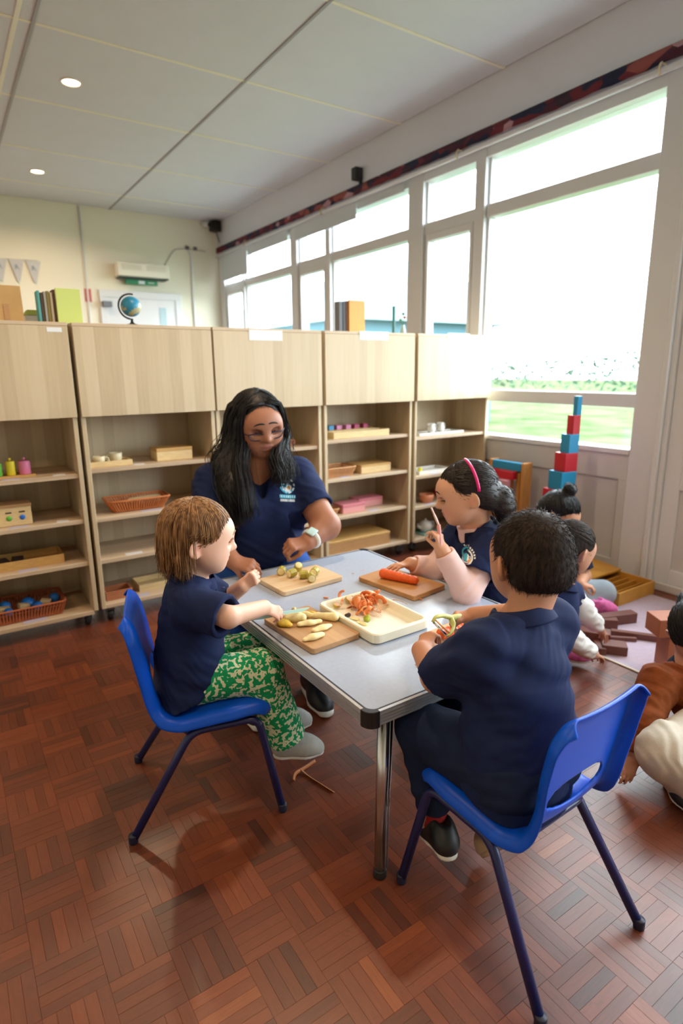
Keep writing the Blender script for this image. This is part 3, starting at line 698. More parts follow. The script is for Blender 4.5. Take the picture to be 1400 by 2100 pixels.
def locks(name,paths,r,m,parent,seg=4,taper=.35,stuff=True):
    # many tapered locks in one hair mesh
    V=[];Fc=[]
    for P,rad in zip(paths,r if isinstance(r,list) else [r]*len(paths)):
        n0=len(V); fr=frames(P); L=len(fr)
        for i,(p,n,b) in enumerate(fr):
            t=i/(L-1); q=rad*(1-(1-taper)*t)*min(1,.55+t*2)
            for k in range(seg): a=2*PI*k/seg; V.append(p+(n*math.cos(a)+b*math.sin(a))*q)
        for i in range(L-1):
            for k in range(seg): Fc.append((n0+i*seg+k,n0+i*seg+(k+1)%seg,n0+(i+1)*seg+(k+1)%seg,n0+(i+1)*seg+k))
        Fc.append(tuple(n0+k for k in range(seg))[::-1]); Fc.append(tuple(n0+(L-1)*seg+k for k in range(seg)))
    me=bpy.data.meshes.new(name); me.from_pydata([tuple(v) for v in V],[],Fc); o=link(name,me,m,parent,smooth=True)
    if stuff: o['kind']='stuff'
    return o
def fuzz(me,crown,n,ln,r,lift=.35,jit=.25):
    # short hairs rooted on a hair base, combed away from the crown
    me.calc_loop_triangles() if False else None; polys=me.polygons; out=[]; crown=Vector(crown); N=len(polys)
    for i in range(n):
        p=polys[random.randrange(N)]; nn=p.normal; c=p.center.copy(); d=c-crown; t=d-nn*d.dot(nn)
        if t.length<1e-5: continue
        t=(t.normalized()+Vector((random.gauss(0,jit),random.gauss(0,jit),random.gauss(0,jit)))).normalized(); l=ln*random.uniform(.6,1.2); lf=lift*random.uniform(.3,1.3)
        out.append([c-nn*.0008,c+t*l*.5+nn*l*.30*lf,c+t*l+nn*l*.42*lf])
    return out
def scalp_dir(az,el):   # azimuth from the front (positive to the right ear), elevation
    return Vector((math.cos(az)*math.cos(el),math.sin(az)*math.cos(el),math.sin(el)))
def meridian(H,pole,target,c,R,n=7,lift=1.0,t0=0.):
    out=[]; q=pole.normalized().rotation_difference(target.normalized())
    for i in range(n):
        t=t0+(1-t0)*i/(n-1); v=Quaternion().slerp(q,t) @ pole.normalized()
        k=1/math.sqrt((v.x/R[0])**2+(v.y/R[1])**2+(v.z/R[2])**2); v=v*k*lift
        out.append(H.p(c[0]+v.x,c[1]+v.y,c[2]+v.z))
    return out
def hair_mat(name,a,b,rough=.42,spec=.4):
    m=mat(name,a,rough,noise_amt=.0,bump=.12,bump_scale=260,spec=spec)
    nt=m.node_tree; n=nt.nodes; L=nt.links; bs=n['Principled BSDF']
    tc=n.new('ShaderNodeTexCoord'); mp=n.new('ShaderNodeMapping'); mp.inputs['Scale'].default_value=(150,150,18); L.new(tc.outputs['Object'],mp.inputs[0])
    t=n.new('ShaderNodeTexNoise'); t.inputs['Scale'].default_value=1; t.inputs['Detail'].default_value=3; L.new(mp.outputs[0],t.inputs['Vector'])
    cr=n.new('ShaderNodeValToRGB'); e=cr.color_ramp.elements; e[0].position=.35; e[0].color=C(a); e[1].position=.68; e[1].color=C(b); L.new(t.outputs['Fac'],cr.inputs[0]); L.new(cr.outputs[0],bs.inputs['Base Color'])
    return m
def ring(c,n,ref,rx,ry,seg=28,a0=0,a1=2*PI):
    n=unit(n); x=(Vector(ref)-n*Vector(ref).dot(n)).normalized(); y=n.cross(x); c=Vector(c)
    return [c+x*rx*math.cos(a0+(a1-a0)*i/seg)+y*ry*math.sin(a0+(a1-a0)*i/seg) for i in range(seg+1)]
def collar(name,c,n,ref,rx,ry,w,m,parent,gap=.35,tilt=.25):
    # a folded polo collar open at the front (ref points to the front)
    n=unit(n); bm=bmesh.new(); seg=30; R0=ring(c,n,ref,rx,ry,seg,gap,2*PI-gap); c=Vector(c); rows=[]
    for i,p in enumerate(R0):
        o=(p-c); o=(o-n*o.dot(n)).normalized(); t=abs(2*i/seg-1); ww=w*(1+.45*t**3)
        rows.append([bm.verts.new(q) for q in (p-n*w*.25,p+n*w*.62,p+n*w*.75+o*.004,p+n*w*.60+o*.009,p-n*ww*.35+o*(.010+ww*tilt*1.6))])
    for a,b in zip(rows,rows[1:]):
        for k in range(4): bm.faces.new((a[k],b[k],b[k+1],a[k+1]))
    o=link(name,bm_mesh(bm,name),m,parent,smooth=True); md=o.modifiers.new('t','SOLIDIFY'); md.thickness=.0025; md.offset=0; md=o.modifiers.new('s','SUBSURF'); md.levels=1; md.render_levels=1; return o
def emblem(name,surf,c,nrm,up,w,h,fn,mats,parent,res=44):
    # a flat print laid on a garment: a fine patch dropped onto the cloth, faces coloured by a 2D pattern
    nrm=unit(nrm); x=unit(up).cross(nrm).normalized(); y=nrm.cross(x); deps=None
    bvh=BVHTree.FromPolygons([v.co for v in surf.data.vertices],[tuple(p.vertices) for p in surf.data.polygons])
    rows=[]; bm=bmesh.new(); c=Vector(c); ry=int(res*h/w)
    for j in range(ry+1):
        row=[]
        for i in range(res+1):
            p=c+x*(i/res-.5)*w+y*(j/ry-.5)*h; hit=bvh.ray_cast(p+nrm*.15,-nrm,.4); row.append(bm.verts.new((hit[0]+nrm*.0012) if hit[0] else p))
        rows.append(row)
    for j in range(ry):
        for i in range(res):
            k=fn(((i+.5)/res-.5)*2,((j+.5)/ry-.5)*2)
            if k is not None: f=bm.faces.new((rows[j][i],rows[j][i+1],rows[j+1][i+1],rows[j+1][i])); f.material_index=k; f.smooth=True
    for v in [v for v in bm.verts if not v.link_faces]: bm.verts.remove(v)
    me=bm_mesh(bm,name)
    for q in mats: me.materials.append(q)
    return link(name,me,None,parent)
mat('print_white','#dfe6ea',.7); mat('print_cyan','#39a9c9',.7); mat('print_orange','#d99a58',.7); mat('print_dark','#1a2440',.7)
PRINT=[MATS['print_white'],MATS['print_cyan'],MATS['print_orange'],MATS['print_dark']]
def logo_band(u,v):       # round badge with a word band and a second line below it
    v2=(v-.34)/.66
    r=math.hypot(u/.92,v2)
    if v>-.34:
        if r>1: return None
        if r>.80: return 0 if math.sin(math.atan2(v2,u)*9)>-.2 and u>-.2 else (1 if v2<-.2 else None)
        if math.hypot(u+.30,v2-.15)<.38: return 1 if math.hypot(u+.36,v2-.3)>.2 else 0
        if math.hypot(u-.22,v2+.28)<.24: return 2
        if math.hypot(u+.05,v2+.25)<.58: return 0
        return 3 if r<.72 else None
    if -.70<v<-.40: return (0 if (math.sin(u*24)>.35 and -.64<v<-.46) else 1) if abs(u)<.95 else None
    if -.96<v<-.76: return 0 if (abs(u)<.9 and math.sin(u*33)>-.55) else None
    return None
def logo_ring(u,v):       # ring badge with an arc of lettering on its upper right
    r=math.hypot(u+.1,v+.1); a=math.atan2(v+.1,u+.1)
    if .82<r<1.02 and -.1<a<2.2: return 0 if math.sin(a*22)>-.3 else None
    if .56<r<.74: return 1 if (a>1.3 or a<-2.4) else 0
    if r<.34: return 1 if u<.0 else 0
    if math.hypot(u-.28,v+.38)<.17: return 2
    if .40<r<.50 and a<.4: return 0
    return None
# ---------------- shared cloth and skin
for nm in ('skin_light','skin_tan','skin_brown','skin_warm'): mat(nm,'#ffffff',.52,attr='Col',bump=.05,bump_scale=420,spec=.4)
mat('navy_cloth','#182449',.85,bump=.25,bump_scale=900,noise_amt=.06,noise_scale=25,spec=.2); mat('navy_dark','#12182f',.85,bump=.2,bump_scale=900,spec=.2)
mat('denim_dark','#16233f',.8,bump=.3,bump_scale=1100,noise_amt=.15,noise_scale=40,spec=.2); mat('denim_blue','#1d4b96',.8,bump=.3,bump_scale=900,noise_amt=.12,noise_scale=30,spec=.2)
mat('pink_knit','#e3c3bf',.85,bump=.2,bump_scale=700,spec=.2); mat('white_knit','#dedcd8',.85,bump=.2,bump_scale=700,noise_amt=.04,noise_scale=30,spec=.2); mat('grey_legging','#9aa4ae',.85,spec=.2,noise_amt=.05,noise_scale=30)
mat('white_sole','#d9d8d2',.55); mat('grey_trainer','#a5a49c',.6,noise_amt=.08,noise_scale=60); mat('trainer_trim','#7d7f7d',.5); mat('black_shoe','#14161a',.5); mat('beige_shoe','#b7a184',.6); mat('red_sock','#a02222',.85); mat('pink_shoe','#d968a8',.6,noise_amt=.25,noise_scale=60)
mat('lash','#1c1512',.7); mat('brow_light','#8a6a4c',.8); mat('brow_dark','#1d1513',.8); mat('shirt_button','#2a3560',.4)
hair_mat('hair_toddler','#5e3d26','#b58a5c'); hair_mat('hair_black','#0a090b','#1a181b',.48,.35); hair_mat('hair_girl','#120d0c','#2b1e19',.46,.4); hair_mat('hair_boy','#191311','#3a2d25',.7,.25)
def print_cloth():
    m=bpy.data.materials.new('leaf_print'); m.use_nodes=True; nt=m.node_tree; n=nt.nodes; L=nt.links; b=n['Principled BSDF']; b.inputs['Roughness'].default_value=.85; b.inputs['Specular IOR Level'].default_value=.2
    tc=n.new('ShaderNodeTexCoord'); w=n.new('ShaderNodeTexNoise'); w.inputs['Scale'].default_value=38; w.inputs['Detail'].default_value=2; L.new(tc.outputs['Object'],w.inputs['Vector'])
    mx=n.new('ShaderNodeMix'); mx.data_type='VECTOR'; mx.inputs['Factor'].default_value=.035; L.new(tc.outputs['Object'],mx.inputs['A']); L.new(w.outputs['Color'],mx.inputs['B'])
    v=n.new('ShaderNodeTexVoronoi'); v.feature='DISTANCE_TO_EDGE'; v.inputs['Scale'].default_value=56; L.new(mx.outputs['Result'],v.inputs['Vector'])
    n2=n.new('ShaderNodeTexNoise'); n2.inputs['Scale'].default_value=78; n2.inputs['Detail'].default_value=1; L.new(tc.outputs['Object'],n2.inputs['Vector'])
    r=n.new('ShaderNodeMath'); r.operation='LESS_THAN'; L.new(v.outputs['Distance'],r.inputs[0]); r.inputs[1].default_value=.20
    r2=n.new('ShaderNodeMath'); r2.operation='GREATER_THAN'; L.new(n2.outputs['Fac'],r2.inputs[0]); r2.inputs[1].default_value=.50
    a=n.new('ShaderNodeMath'); a.operation='MULTIPLY'; L.new(r.outputs[0],a.inputs[0]); i=n.new('ShaderNodeMath'); i.operation='SUBTRACT'; i.inputs[0].default_value=1; L.new(r2.outputs[0],i.inputs[1]); L.new(i.outputs[0],a.inputs[1])
    c=n.new('ShaderNodeMix'); c.data_type='RGBA'; L.new(a.outputs[0],c.inputs['Factor']); c.inputs['A'].default_value=C('#17935c'); c.inputs['B'].default_value=C('#d3dbbb')
    L.new(c.outputs['Result'],b.inputs['Base Color']); MATS['leaf_print']=m
print_cloth()
def shoe(name,c,fw,up,L,upper,sole,parent,lace=True,strap=None,h=.0035):
    # a small trainer: sole slab, rounded upper, tongue and straps
    fw=unit(fw); rt=fw.cross(unit(up)).normalized(); up=rt.cross(fw); c=Vector(c); Q=lambda f,r,u:c+fw*f*L+rt*r*L+up*u*L
    S=SDF(h); S.cone(Q(-.36,0,.17),Q(.18,0,.13),.155*L,.150*L,.05); S.cone(Q(.12,0,.13),Q(.36,0,.09),.150*L,.115*L,.05); S.cone(Q(-.33,0,.2),Q(-.20,0,.40),.135*L,.125*L,.04); S.cone(Q(-.2,0,.34),Q(.1,0,.22),.12*L,.10*L,.04)
    S.ell(Q(-.24,0,.54),(.16*L,.095*L,.10*L),(fw,rt,up),.01,True); S.cut(Q(0,0,.055),-up,L*.8)
    o=link(name,S.mesh(name),upper,parent)
    T=SDF(h); T.cone(Q(-.36,0,.02),Q(.10,0,.02),.165*L,.165*L,.03); T.cone(Q(.10,0,.02),Q(.37,0,.03),.165*L,.125*L,.03); T.cut(Q(0,0,.085),up,L*.8); T.cut(Q(0,0,-.02),-up,L*.8)
    so=link('sole',T.mesh('sole'),sole); so.parent=o
    if lace:
        for k in range(3):
            f=.16-.10*k; u=.285+.050*k; s2=tube('strap',smooth_path([Q(f-.03,-.135,u-.11),Q(f,-.085,u-.01),Q(f+.01,0,u+.022),Q(f,.085,u-.01),Q(f-.03,.135,u-.11)],4),.020*L,strap or sole,None,6); s2.parent=o
    return o

# ================================================================== TODDLER
def toddler():
    fL=Vector((.954,-.299,0)); lL=Vector((.299,.954,0)); b0=Vector((.47,1.51,0)); P=lambda a,c,z: b0+fL*a+lL*c+Vector((0,0,z)); Z=Vector((0,0,1))
    per=thing('person','toddler with light brown bob in navy polo and green print trousers cutting banana','person',P(0,0,0))
    H=Head(P(.062,0,.766),fL*.99-Z*.13,Z,.198)
    B=SDF(.0029); H.build(B,True)
    B.cone(H.p(-.10,0,-.28),P(.035,0,.63),.042,.045,.02); B.chain([P(.035,0,.61),P(.025,0,.48),P(.015,0,.39)],[.05,.055,.06],.02)
    shN,elN,wrN=P(.03,-.10,.615),J(468,1266,1.485),J(541,1246,1.60)
    shF,elF,wrF=P(.03,.10,.615),J(452,1238,1.77),J(498,1202,1.72)
    B.chain([shN,elN,wrN],[.034,.027,.021],.012); B.chain([shF,elF,wrF],[.034,.027,.021],.012)
    tips=hand(B,wrN,J(585,1262,1.635)-wrN,Z*.8-lL*.6,.100,-1,((.5,.95,.5),(.5,1.0,.5),(.55,1.0,.5),(.6,1.0,.5)),(.25,.35,.55))
    hand(B,wrF,J(527,1182,1.70)-wrF,Z*.35-lL*.9,.098,-1,((1.25,1.35,.8),)*4,(.35,.7,.75))
    for s in (-1,1): B.chain([P(.03,s*.055,.38),P(.2,s*.062,.375),P(.275,s*.066,.17)],[.045,.038,.026],.02)
    me=B.mesh('body'); paint(me,'#e2b59d',H.paints('#c66a66','#e0907e',.4)+[(wrN+ (J(585,1262,1.635)-wrN),.05,'#e0a08a',.3)])
    link('body',me,'skin_light',per)
    H.lashes(per,'lash',me); H.brows(per,'brow_light',.010,me)
    # polo shirt
    S=SDF(.004); fl=(fL,.74)
    S.chain([P(.008,0,.310),P(.016,0,.43),P(.028,0,.545),P(.034,0,.60)],[.142,.122,.108,.085],.03,fl)
    for s,sh,el,kk in ((-1,shN,elN,.98),(1,shF,elF,.85)):
        S.cone(P(.03,s*.03,.635),sh,.045,.056,.03); e=sh.lerp(el,kk); S.cone(sh,e,.057,.058,.02); dv=(el-sh).normalized()
        S.cut(e-dv*.004,dv,.09); S.cone(sh.lerp(el,.6),el+dv*.03,.040,.046,.004,True)
    S.cut(P(.03,0,.350),-Z+fL*.38,.26,.008); S.ell(P(.055,0,.675),(.052,.052,.05),None,.01,True)
    S.fold(folds(.0055,34,(fL*.4+Z,lL+Z*.3),1.3)); S.fold(folds(.0018,85,(Z+fL,lL-fL),4))
    sh=link('polo_shirt',S.mesh('polo_shirt'),'navy_cloth',per)
    collar('collar',P(.040,0,.652),Z*.95+fL*.30,fL,.050,.050,.026,'navy_cloth',per)
    for z in (.615,.585):
        lathe('button',[(.0045,0),(.005,.001),(.004,.002)],P(.118 if z>.6 else .122,0,z),'shirt_button',per,12)
    # trousers
    T=SDF(.0045)
    T.cone(P(.03,-.035,.372),P(.03,.035,.372),.066,None,.03)
    for s in (-1,1):
        hp,kn,an=P(.03,s*.058,.378),P(.205,s*.064,.378),P(.272,s*.068,.150)
        T.chain([hp,kn],[.060,.060],.03); T.chain([kn,an],[.060,.056],.02); dv=(an-kn).normalized(); T.cut(an-dv*.01,dv,.09); T.cone(kn.lerp(an,.6),an+dv*.05,.040,.046,.004,True)
    T.cut(P(0,0,.318),-Z,.16,.008) if False else None
    T.fold(folds(.004,42,(Z+fL*.2,lL),2.2))
    link('trousers',T.mesh('trousers'),'leaf_print',per)
    for s in (-1,1): shoe('shoe',P(.305,s*.070,.100),fL*.98+lL*s*.10-Z*.05,Z,.148,'grey_trainer','white_sole',per,strap='trainer_trim')
    # hair: a base under falling locks
    cc,R=(-.06,0,.12),(.485,.425,.420)
    G=SDF(.004); h=H.h; E=lambda c,r,k=.02,sub=False:G.ell(H.p(*c),[x*h for x in r],H.R,k,sub)
    E(cc,(R[0]*.97,R[1]*.97,R[2]*.97))
    for a in (-.32,-.16,0,.16,.32): G.chain([H.p(-.36+1.2*a*a,a,.0),H.p(-.37+1.2*a*a,a,-.22),H.p(-.36+1.1*a*a,a,-.44)],[.016,.014,.008],.014)
    E((.36,0,-.22),(.34,.50,.30),.01,True)
    for s in (-1,1): E((.02,s*.45,-.16),(.12,.14,.17),.01,True)
    link('hair_base',G.mesh('hair_base'),'hair_toddler',per)
    paths=[];rad=[]; pole=Vector((-.12,.05,1))
    for i in range(1500):
        az=random.uniform(-PI,PI); aa=abs(az)
        if aa<.75: el=random.gauss(.10,.06)
        elif aa<1.35: el=random.gauss(-.02,.10)
        elif aa<1.75: el=random.gauss(.10,.07)
        else: el=random.gauss(-.12,.08)
        tgt=scalp_dir(az+random.gauss(0,.06),el); lift=random.uniform(.985,1.04)
        p=meridian(H,pole,tgt,cc,R,8,lift,random.uniform(0,.35))
        if aa>1.70:
            o=(p[-1]-H.c); o=(o-Z*o.dot(Z)).normalized(); q=p[-1]; Lg=random.uniform(.075,.118); e=random.gauss(0,.004); sw=random.gauss(0,.006)
            for t in (.25,.5,.75,1): p.append(q-Z*Lg*t+o*(.004*math.sin(t*3)-.010*t*t+e*t+(.014*t**4 if random.random()<.3 else 0))+lL*sw*t)
        elif aa>.8:
            q=p[-1]; Lg=random.uniform(.004,.016)
            for t in (.5,1): p.append(q-Z*Lg*t-fL*.016*t+Vector((random.gauss(0,.003),random.gauss(0,.003),0)))
        paths.append(p); rad.append(random.uniform(.0009,.0024))
    G_=None
    for i in range(16):
        az=random.uniform(-PI,PI); p=meridian(H,pole,scalp_dir(az,.6),cc,R,5,1.03,.1); q=p[-1]; o=(q-H.c).normalized(); p+= [q+o*.012+Z*.004,q+o*.022-Z*.004]; paths.append(p); rad.append(.0005)
    locks('hair_locks',paths,rad,'hair_toddler',per,3)
    return tips
tod_tips=toddler()

# ================================================================== BOY seen from behind
def boy():
    Z=Vector((0,0,1)); fw=Vector((-.05,1,0)).normalized(); rt=Vector((1,.05,0)).normalized(); P=lambda f,r,z: Vector((.925,.705,0))+fw*f+rt*r+Z*z
    per=thing('person','boy with short dark hair in navy polo and jeans, back to the camera','person',P(0,0,0))
    H=Head(J(1089,1146,1.268),Vector((.34,.94,-.22)),Z,.200)
    B=SDF(.0029); H.build(B,True); nk=P(.05,.035,.675)
    B.cone(H.p(-.14,0,-.25),nk,.041,.046,.015); B.chain([nk,P(.045,.01,.58),P(.03,.0,.46),P(.02,0,.39)],[.045,.060,.058,.062],.02)
    shL,elL,wrL=P(.055,-.085,.640),J(895,1388,1.325),J(864,1334,1.405)
    shR,elR,wrR=P(.05,.132,.645),J(1068,1262,1.47),J(972,1263,1.55)
    B.chain([shL,elL,wrL],[.040,.034,.024],.015); B.chain([shR,elR,wrR],[.040,.033,.024],.015)
    tl=hand(B,wrL,J(884,1288,1.455)-wrL,J(836,1296,1.40)-J(866,1326,1.425)+Z*.05,.108,1,((1.0,1.0,.6),(1.0,1.05,.6),(1.05,1.05,.6),(1.1,1.0,.6)),(.45,.35,.6))
    tr=hand(B,wrR,J(925,1266,1.535)-wrR,Z*.9-fw*.35,.106,-1,((.95,1.1,.6),)*4,(.3,.6,.6))
    for s in (-1,1):
        kn=P(.225,s*.07-.01,.385); B.chain([P(.0,s*.055,.39),kn,P(.20 if s<0 else .10,s*.06,.12)],[.05,.042,.03],.02)
    me=B.mesh('body'); paint(me,'#c08a6c',H.paints('#b06a5a','#c9806a',.4)); link('body',me,'skin_tan',per)
    S=SDF(.004); fl=(fw,.78)
    S.chain([P(.022,-.004,.320),P(.016,-.002,.43),P(.034,.008,.56),P(.047,.022,.625)],[.146,.130,.120,.086],.035,fl)
    for sh,el,kk,c in ((shL,elL,.86,P(.05,.0,.665)),(shR,elR,.72,P(.05,.07,.665))):
        S.cone(c,sh,.048,.060,.03); e=sh.lerp(el,kk); S.cone(sh,e,.058,.060,.025); dv=(el-sh).normalized(); S.cut(e-dv*.004,dv,.10); S.cone(sh.lerp(el,.72),el+dv*.02,.044,.047,.004,True)
    S.cut(P(.03,0,.350),-Z+fw*.38,.28,.008); S.ell(P(.062,.038,.715),(.056,.056,.05),None,.01,True)
    S.fold(folds(.0060,30,(Z+rt*.5,fw+rt*.4),.7)); S.fold(folds(.002,75,(Z-rt*.7,rt),3.1))
    link('polo_shirt',S.mesh('polo_shirt'),'navy_cloth',per)
    collar('collar',P(.055,.036,.690),Z*.95+fw*.28,fw,.050,.050,.030,'navy_cloth',per,tilt=.3)
    T=SDF(.005); T.cone(P(.0,-.045,.395),P(.0,.045,.395),.088,None,.03)
    for s in (-1,1):
        hp,kn,an=P(.0,s*.06,.388),P(.225,s*.07-.01,.385),(J(892,1650,1.418) if s<0 else P(.10,.065,.13))
        T.chain([hp,kn],[.082,.060],.03); T.chain([kn,an],[.058,.046],.02); dv=(an-kn).normalized(); T.cut(an,dv,.08); T.cone(kn.lerp(an,.7),an+dv*.05,.034,.036,.004,True)
    T.fold(folds(.0035,48,(Z+fw*.5,rt),1.1)); link('jeans',T.mesh('jeans'),'denim_dark',per)
    an=J(892,1650,1.418); tube('sock',[an+Z*.02,an-Z*.05],.030,'red_sock',per,14)
    shoe('shoe',J(894,1722,1.44),Vector((.25,.95,-.12)),Z,.150,'black_shoe','white_sole',per,strap='black_shoe')
    shoe('shoe',P(.085,.05,.075),Vector((.05,.6,-.75)),Vector((0,.8,.6)),.150,'beige_shoe','beige_shoe',per,strap='beige_shoe')
    # cropped hair
    cc,R=(-.05,0,.115),(.468,.398,.408); G=SDF(.0035); h=H.h; E=lambda c,r,k=.02,sub=False:G.ell(H.p(*c),[x*h for x in r],H.R,k,sub)
    E(cc,R); E((-.20,0,-.13),(.275,.325,.26),.03)
    E((.36,0,-.16),(.33,.6,.32),.012,True); E((-.03,.42,-.10),(.10,.12,.15),.008,True); E((-.03,-.42,-.10),(.10,.12,.15),.008,True); E((-.15,0,-.60),(.5,.5,.20),.04,True)
    hbo=link('hair_base',G.mesh('hair_base'),'hair_boy',per)
    hb=hbo.data; paths=fuzz(hb,H.p(-.30,.02,.50),7000,.013,.0007,.5,.22); rad=[random.uniform(.0004,.0008) for _ in paths]
    locks('hair_locks',paths,rad,'hair_boy',per,3,.25)
    return wrL,tl,wrR,tr
boy_h=boy()

# ================================================================== GIRL with the headband
def girl():
    Z=Vector((0,0,1)); fw=Vector((-.93,.36,0)).normalized(); rt=fw.cross(Z); P=lambda f,r,z: Vector((1.52,1.36,0))+fw*f+rt*r+Z*z   # rt: her right, away from the camera
    per=thing('person','girl with pink headband and dark tied hair in navy polo over pink sleeves','person',P(0,0,0))
    H=Head(J(955,1012,1.985),Vector((-.80,.60,-.20)),Z+Vector((.05,.03,0)),.205)
    B=SDF(.0030); H.build(B,True); nk=P(.055,0,.675)
    B.cone(H.p(-.12,0,-.26),nk,.044,.048,.02); B.chain([nk,P(.04,0,.57),P(.01,0,.45),P(0,0,.39)],[.045,.060,.058,.06],.02)
    shN,elN,wrN=P(.045,-.105,.630),J(957,1214,1.89),J(906,1128,1.86)
    shF,elF,wrF=P(.045,.105,.630),J(890,1168,2.12),J(842,1156,2.09)
    B.chain([shN,elN,wrN],[.036,.034,.024],.015); B.chain([shF,elF,wrF],[.036,.032,.024],.015)
    tn=hand(B,wrN,J(897,1085,1.845)-wrN,J(950,1100,1.80)-J(897,1085,1.845),.104,-1,((.55,.9,.55),(.95,1.15,.6),(1.05,1.2,.6),(1.1,1.2,.6)),(.35,.6,.55))
    hand(B,wrF,J(795,1163,2.05)-wrF,Z+fw*.15,.106,1,((.20,.28,.2),(.18,.28,.2),(.2,.28,.2),(.25,.3,.2)),(.55,.3,.25),spread=.16)
    for s in (-1,1): B.chain([P(.0,s*.055,.39),P(.20,s*.06,.385),P(.225,s*.06,.13)],[.045,.04,.028],.02)
    me=B.mesh('body'); paint(me,'#cf9d80',H.paints('#b9615a','#d68a74',.4)); link('body',me,'skin_warm',per)
    H.lashes(per,'lash',me); H.brows(per,'brow_dark',.009,me)
    # pink long-sleeved top shows at the arms and the neck
    U=SDF(.0038)
    for sh,el,wr in ((shN,elN,wrN),(shF,elF,wrF)):
        U.chain([sh,el,wr],[.046,.045,.033],.02); dv=(wr-el).normalized(); U.cut(wr-dv*.012,dv,.06); U.cone(el.lerp(wr,.8),wr+dv*.03,.0255,.0255,.003,True)
    U.cone(shN,shF,.05,.05,.03); U.cone(P(.045,0,.63),P(.065,0,.680),.062,.056,.02); U.cut(P(.062,0,.684),Z+fw*.25,.09); U.fold(folds(.0028,70,(Z+fw,rt),.3))
    link('pink_top',U.mesh('pink_top'),'pink_knit',per)
    S=SDF(.004); S.chain([P(-.005,0,.345),P(0,0,.45),P(.03,0,.56),P(.04,0,.615)],[.128,.118,.112,.088],.03,(fw,.84))
    for s,sh,el,kk in ((-1,shN,elN,.62),(1,shF,elF,.62)):
        S.cone(P(.045,s*.03,.650),sh,.050,.060,.03); e=sh.lerp(el,kk); S.cone(sh,e,.062,.068,.02); dv=(el-sh).normalized(); S.cut(e,dv,.09); S.cone(sh.lerp(el,.3),el,.053,.057,.004,True)
    S.cut(P(0,0,.340),-Z,.2,.01); S.ell(P(.085,0,.690),(.075,.060,.075),(fw,rt,Z),.008,True)
    S.fold(folds(.004,34,(Z+fw*.4,rt+Z*.3),2.4)); S.fold(folds(.0018,80,(Z-fw,rt),1)); sh=link('polo_shirt',S.mesh('polo_shirt'),'navy_cloth',per)
    collar('collar',P(.050,0,.662),Z*.93+fw*.36,fw,.062,.060,.030,'navy_dark',per,.55)
    emblem('shirt_badge',sh,J(958,1140,1.90),Vector((-.75,-.64,.15)),Z,.060,.060,logo_ring,PRINT,per)
    T=SDF(.007); T.cone(P(-.03,-.04,.38),P(-.03,.04,.38),.10,None,.03)
    for s in (-1,1):
        kn,an=P(.20,s*.062,.385),P(.225,s*.062,.130); T.chain([P(0,s*.055,.385),kn],[.078,.058],.03); T.chain([kn,an],[.056,.046],.02); dv=(an-kn).normalized(); T.cut(an,dv,.08)
    T.fold(folds(.003,50,(Z,rt),.9)); link('trousers',T.mesh('trousers'),'pink_knit',per)
    for s in (-1,1): shoe('shoe',P(.245,s*.062,.060),fw-Z*.15,Z,.145,'pink_shoe','white_sole',per)
    # hair drawn back to a low tail
    cc,R=(-.06,0,.125),(.475,.405,.410); G=SDF(.004); h=H.h; E=lambda c,r,k=.02,sub=False:G.ell(H.p(*c),[x*h for x in r],H.R,k,sub)
    E(cc,R); E((-.30,0,-.12),(.24,.32,.28),.03); tail=[H.p(-.44,0,-.04),H.p(-.50,-.02,-.18),H.p(-.52,-.03,-.34),H.p(-.50,-.03,-.48)]
    G.chain(tail,[.030,.044,.040,.014],.02); E((.35,0,-.14),(.31,.52,.29),.012,True); E((.00,.44,-.12),(.13,.13,.16),.010,True); E((.00,-.44,-.12),(.13,.13,.16),.010,True); E((-.02,0,-.42),(.40,.5,.16),.02,True)
    hbo=link('hair_base',G.mesh('hair_base'),'hair_girl',per)
    paths=fuzz(hbo.data,H.p(.45,0,.35),2600,.020,.001,.15,.10); rad=[random.uniform(.0007,.0013) for _ in paths]; knot=Vector((-.92,0,-.22))
    for i in range(520):
        az=random.uniform(-1.25,1.25); el=random.uniform(-.02,1.35) if abs(az)>.7 else random.uniform(.35,1.35)
        if abs(az)>.8 and el<.1: el=random.uniform(.08,.5)
        p=meridian(H,scalp_dir(az,el),knot+Vector((0,random.gauss(0,.08),random.gauss(0,.08))),cc,R,8,random.uniform(1.0,1.03)); paths.append(p); rad.append(random.uniform(.0012,.0026))
    for i in range(420):
        o=Vector((random.gauss(0,1),random.gauss(0,1),random.gauss(0,1)))*.009; p=[tail[0]+o*.6,tail[1]+o*1.5,tail[2]+o*1.7,tail[3]+o*.8-Z*random.uniform(0,.015)]; paths.append(smooth_path(p,2)); rad.append(random.uniform(.0012,.0024))
    for s in (-1,1):
        for i in range(150):   # loose front wisps and fringe
            az=s*random.uniform(.05,1.2); p=meridian(H,Vector((.35,0,1)),scalp_dir(az,random.gauss(.12-.16*abs(az),.06)),cc,R,7,random.uniform(1.0,1.035),.1); paths.append(p); rad.append(random.uniform(.0008,.0018))
    locks('hair_locks',paths,rad,'hair_girl',per,3)
    # headband over the crown, behind the ears
    hb=[]
    for i in range(25):
        a=-1.72+3.44*i/24; v=Vector((-.05-.20*abs(math.sin(a))**1.5,math.sin(a),math.cos(a)));k=1/math.sqrt((v.x/R[0])**2+(v.y/R[1])**2+(v.z/R[2])**2)*1.035; v=v*k; hb.append(H.p(cc[0]+v.x,cc[1]+v.y,cc[2]+v.z))
    tube('headband',hb,.0052,mat('headband_pink','#e0147c',.3,spec=.6),per,10)
    return wrN,tn
girl_h=girl()
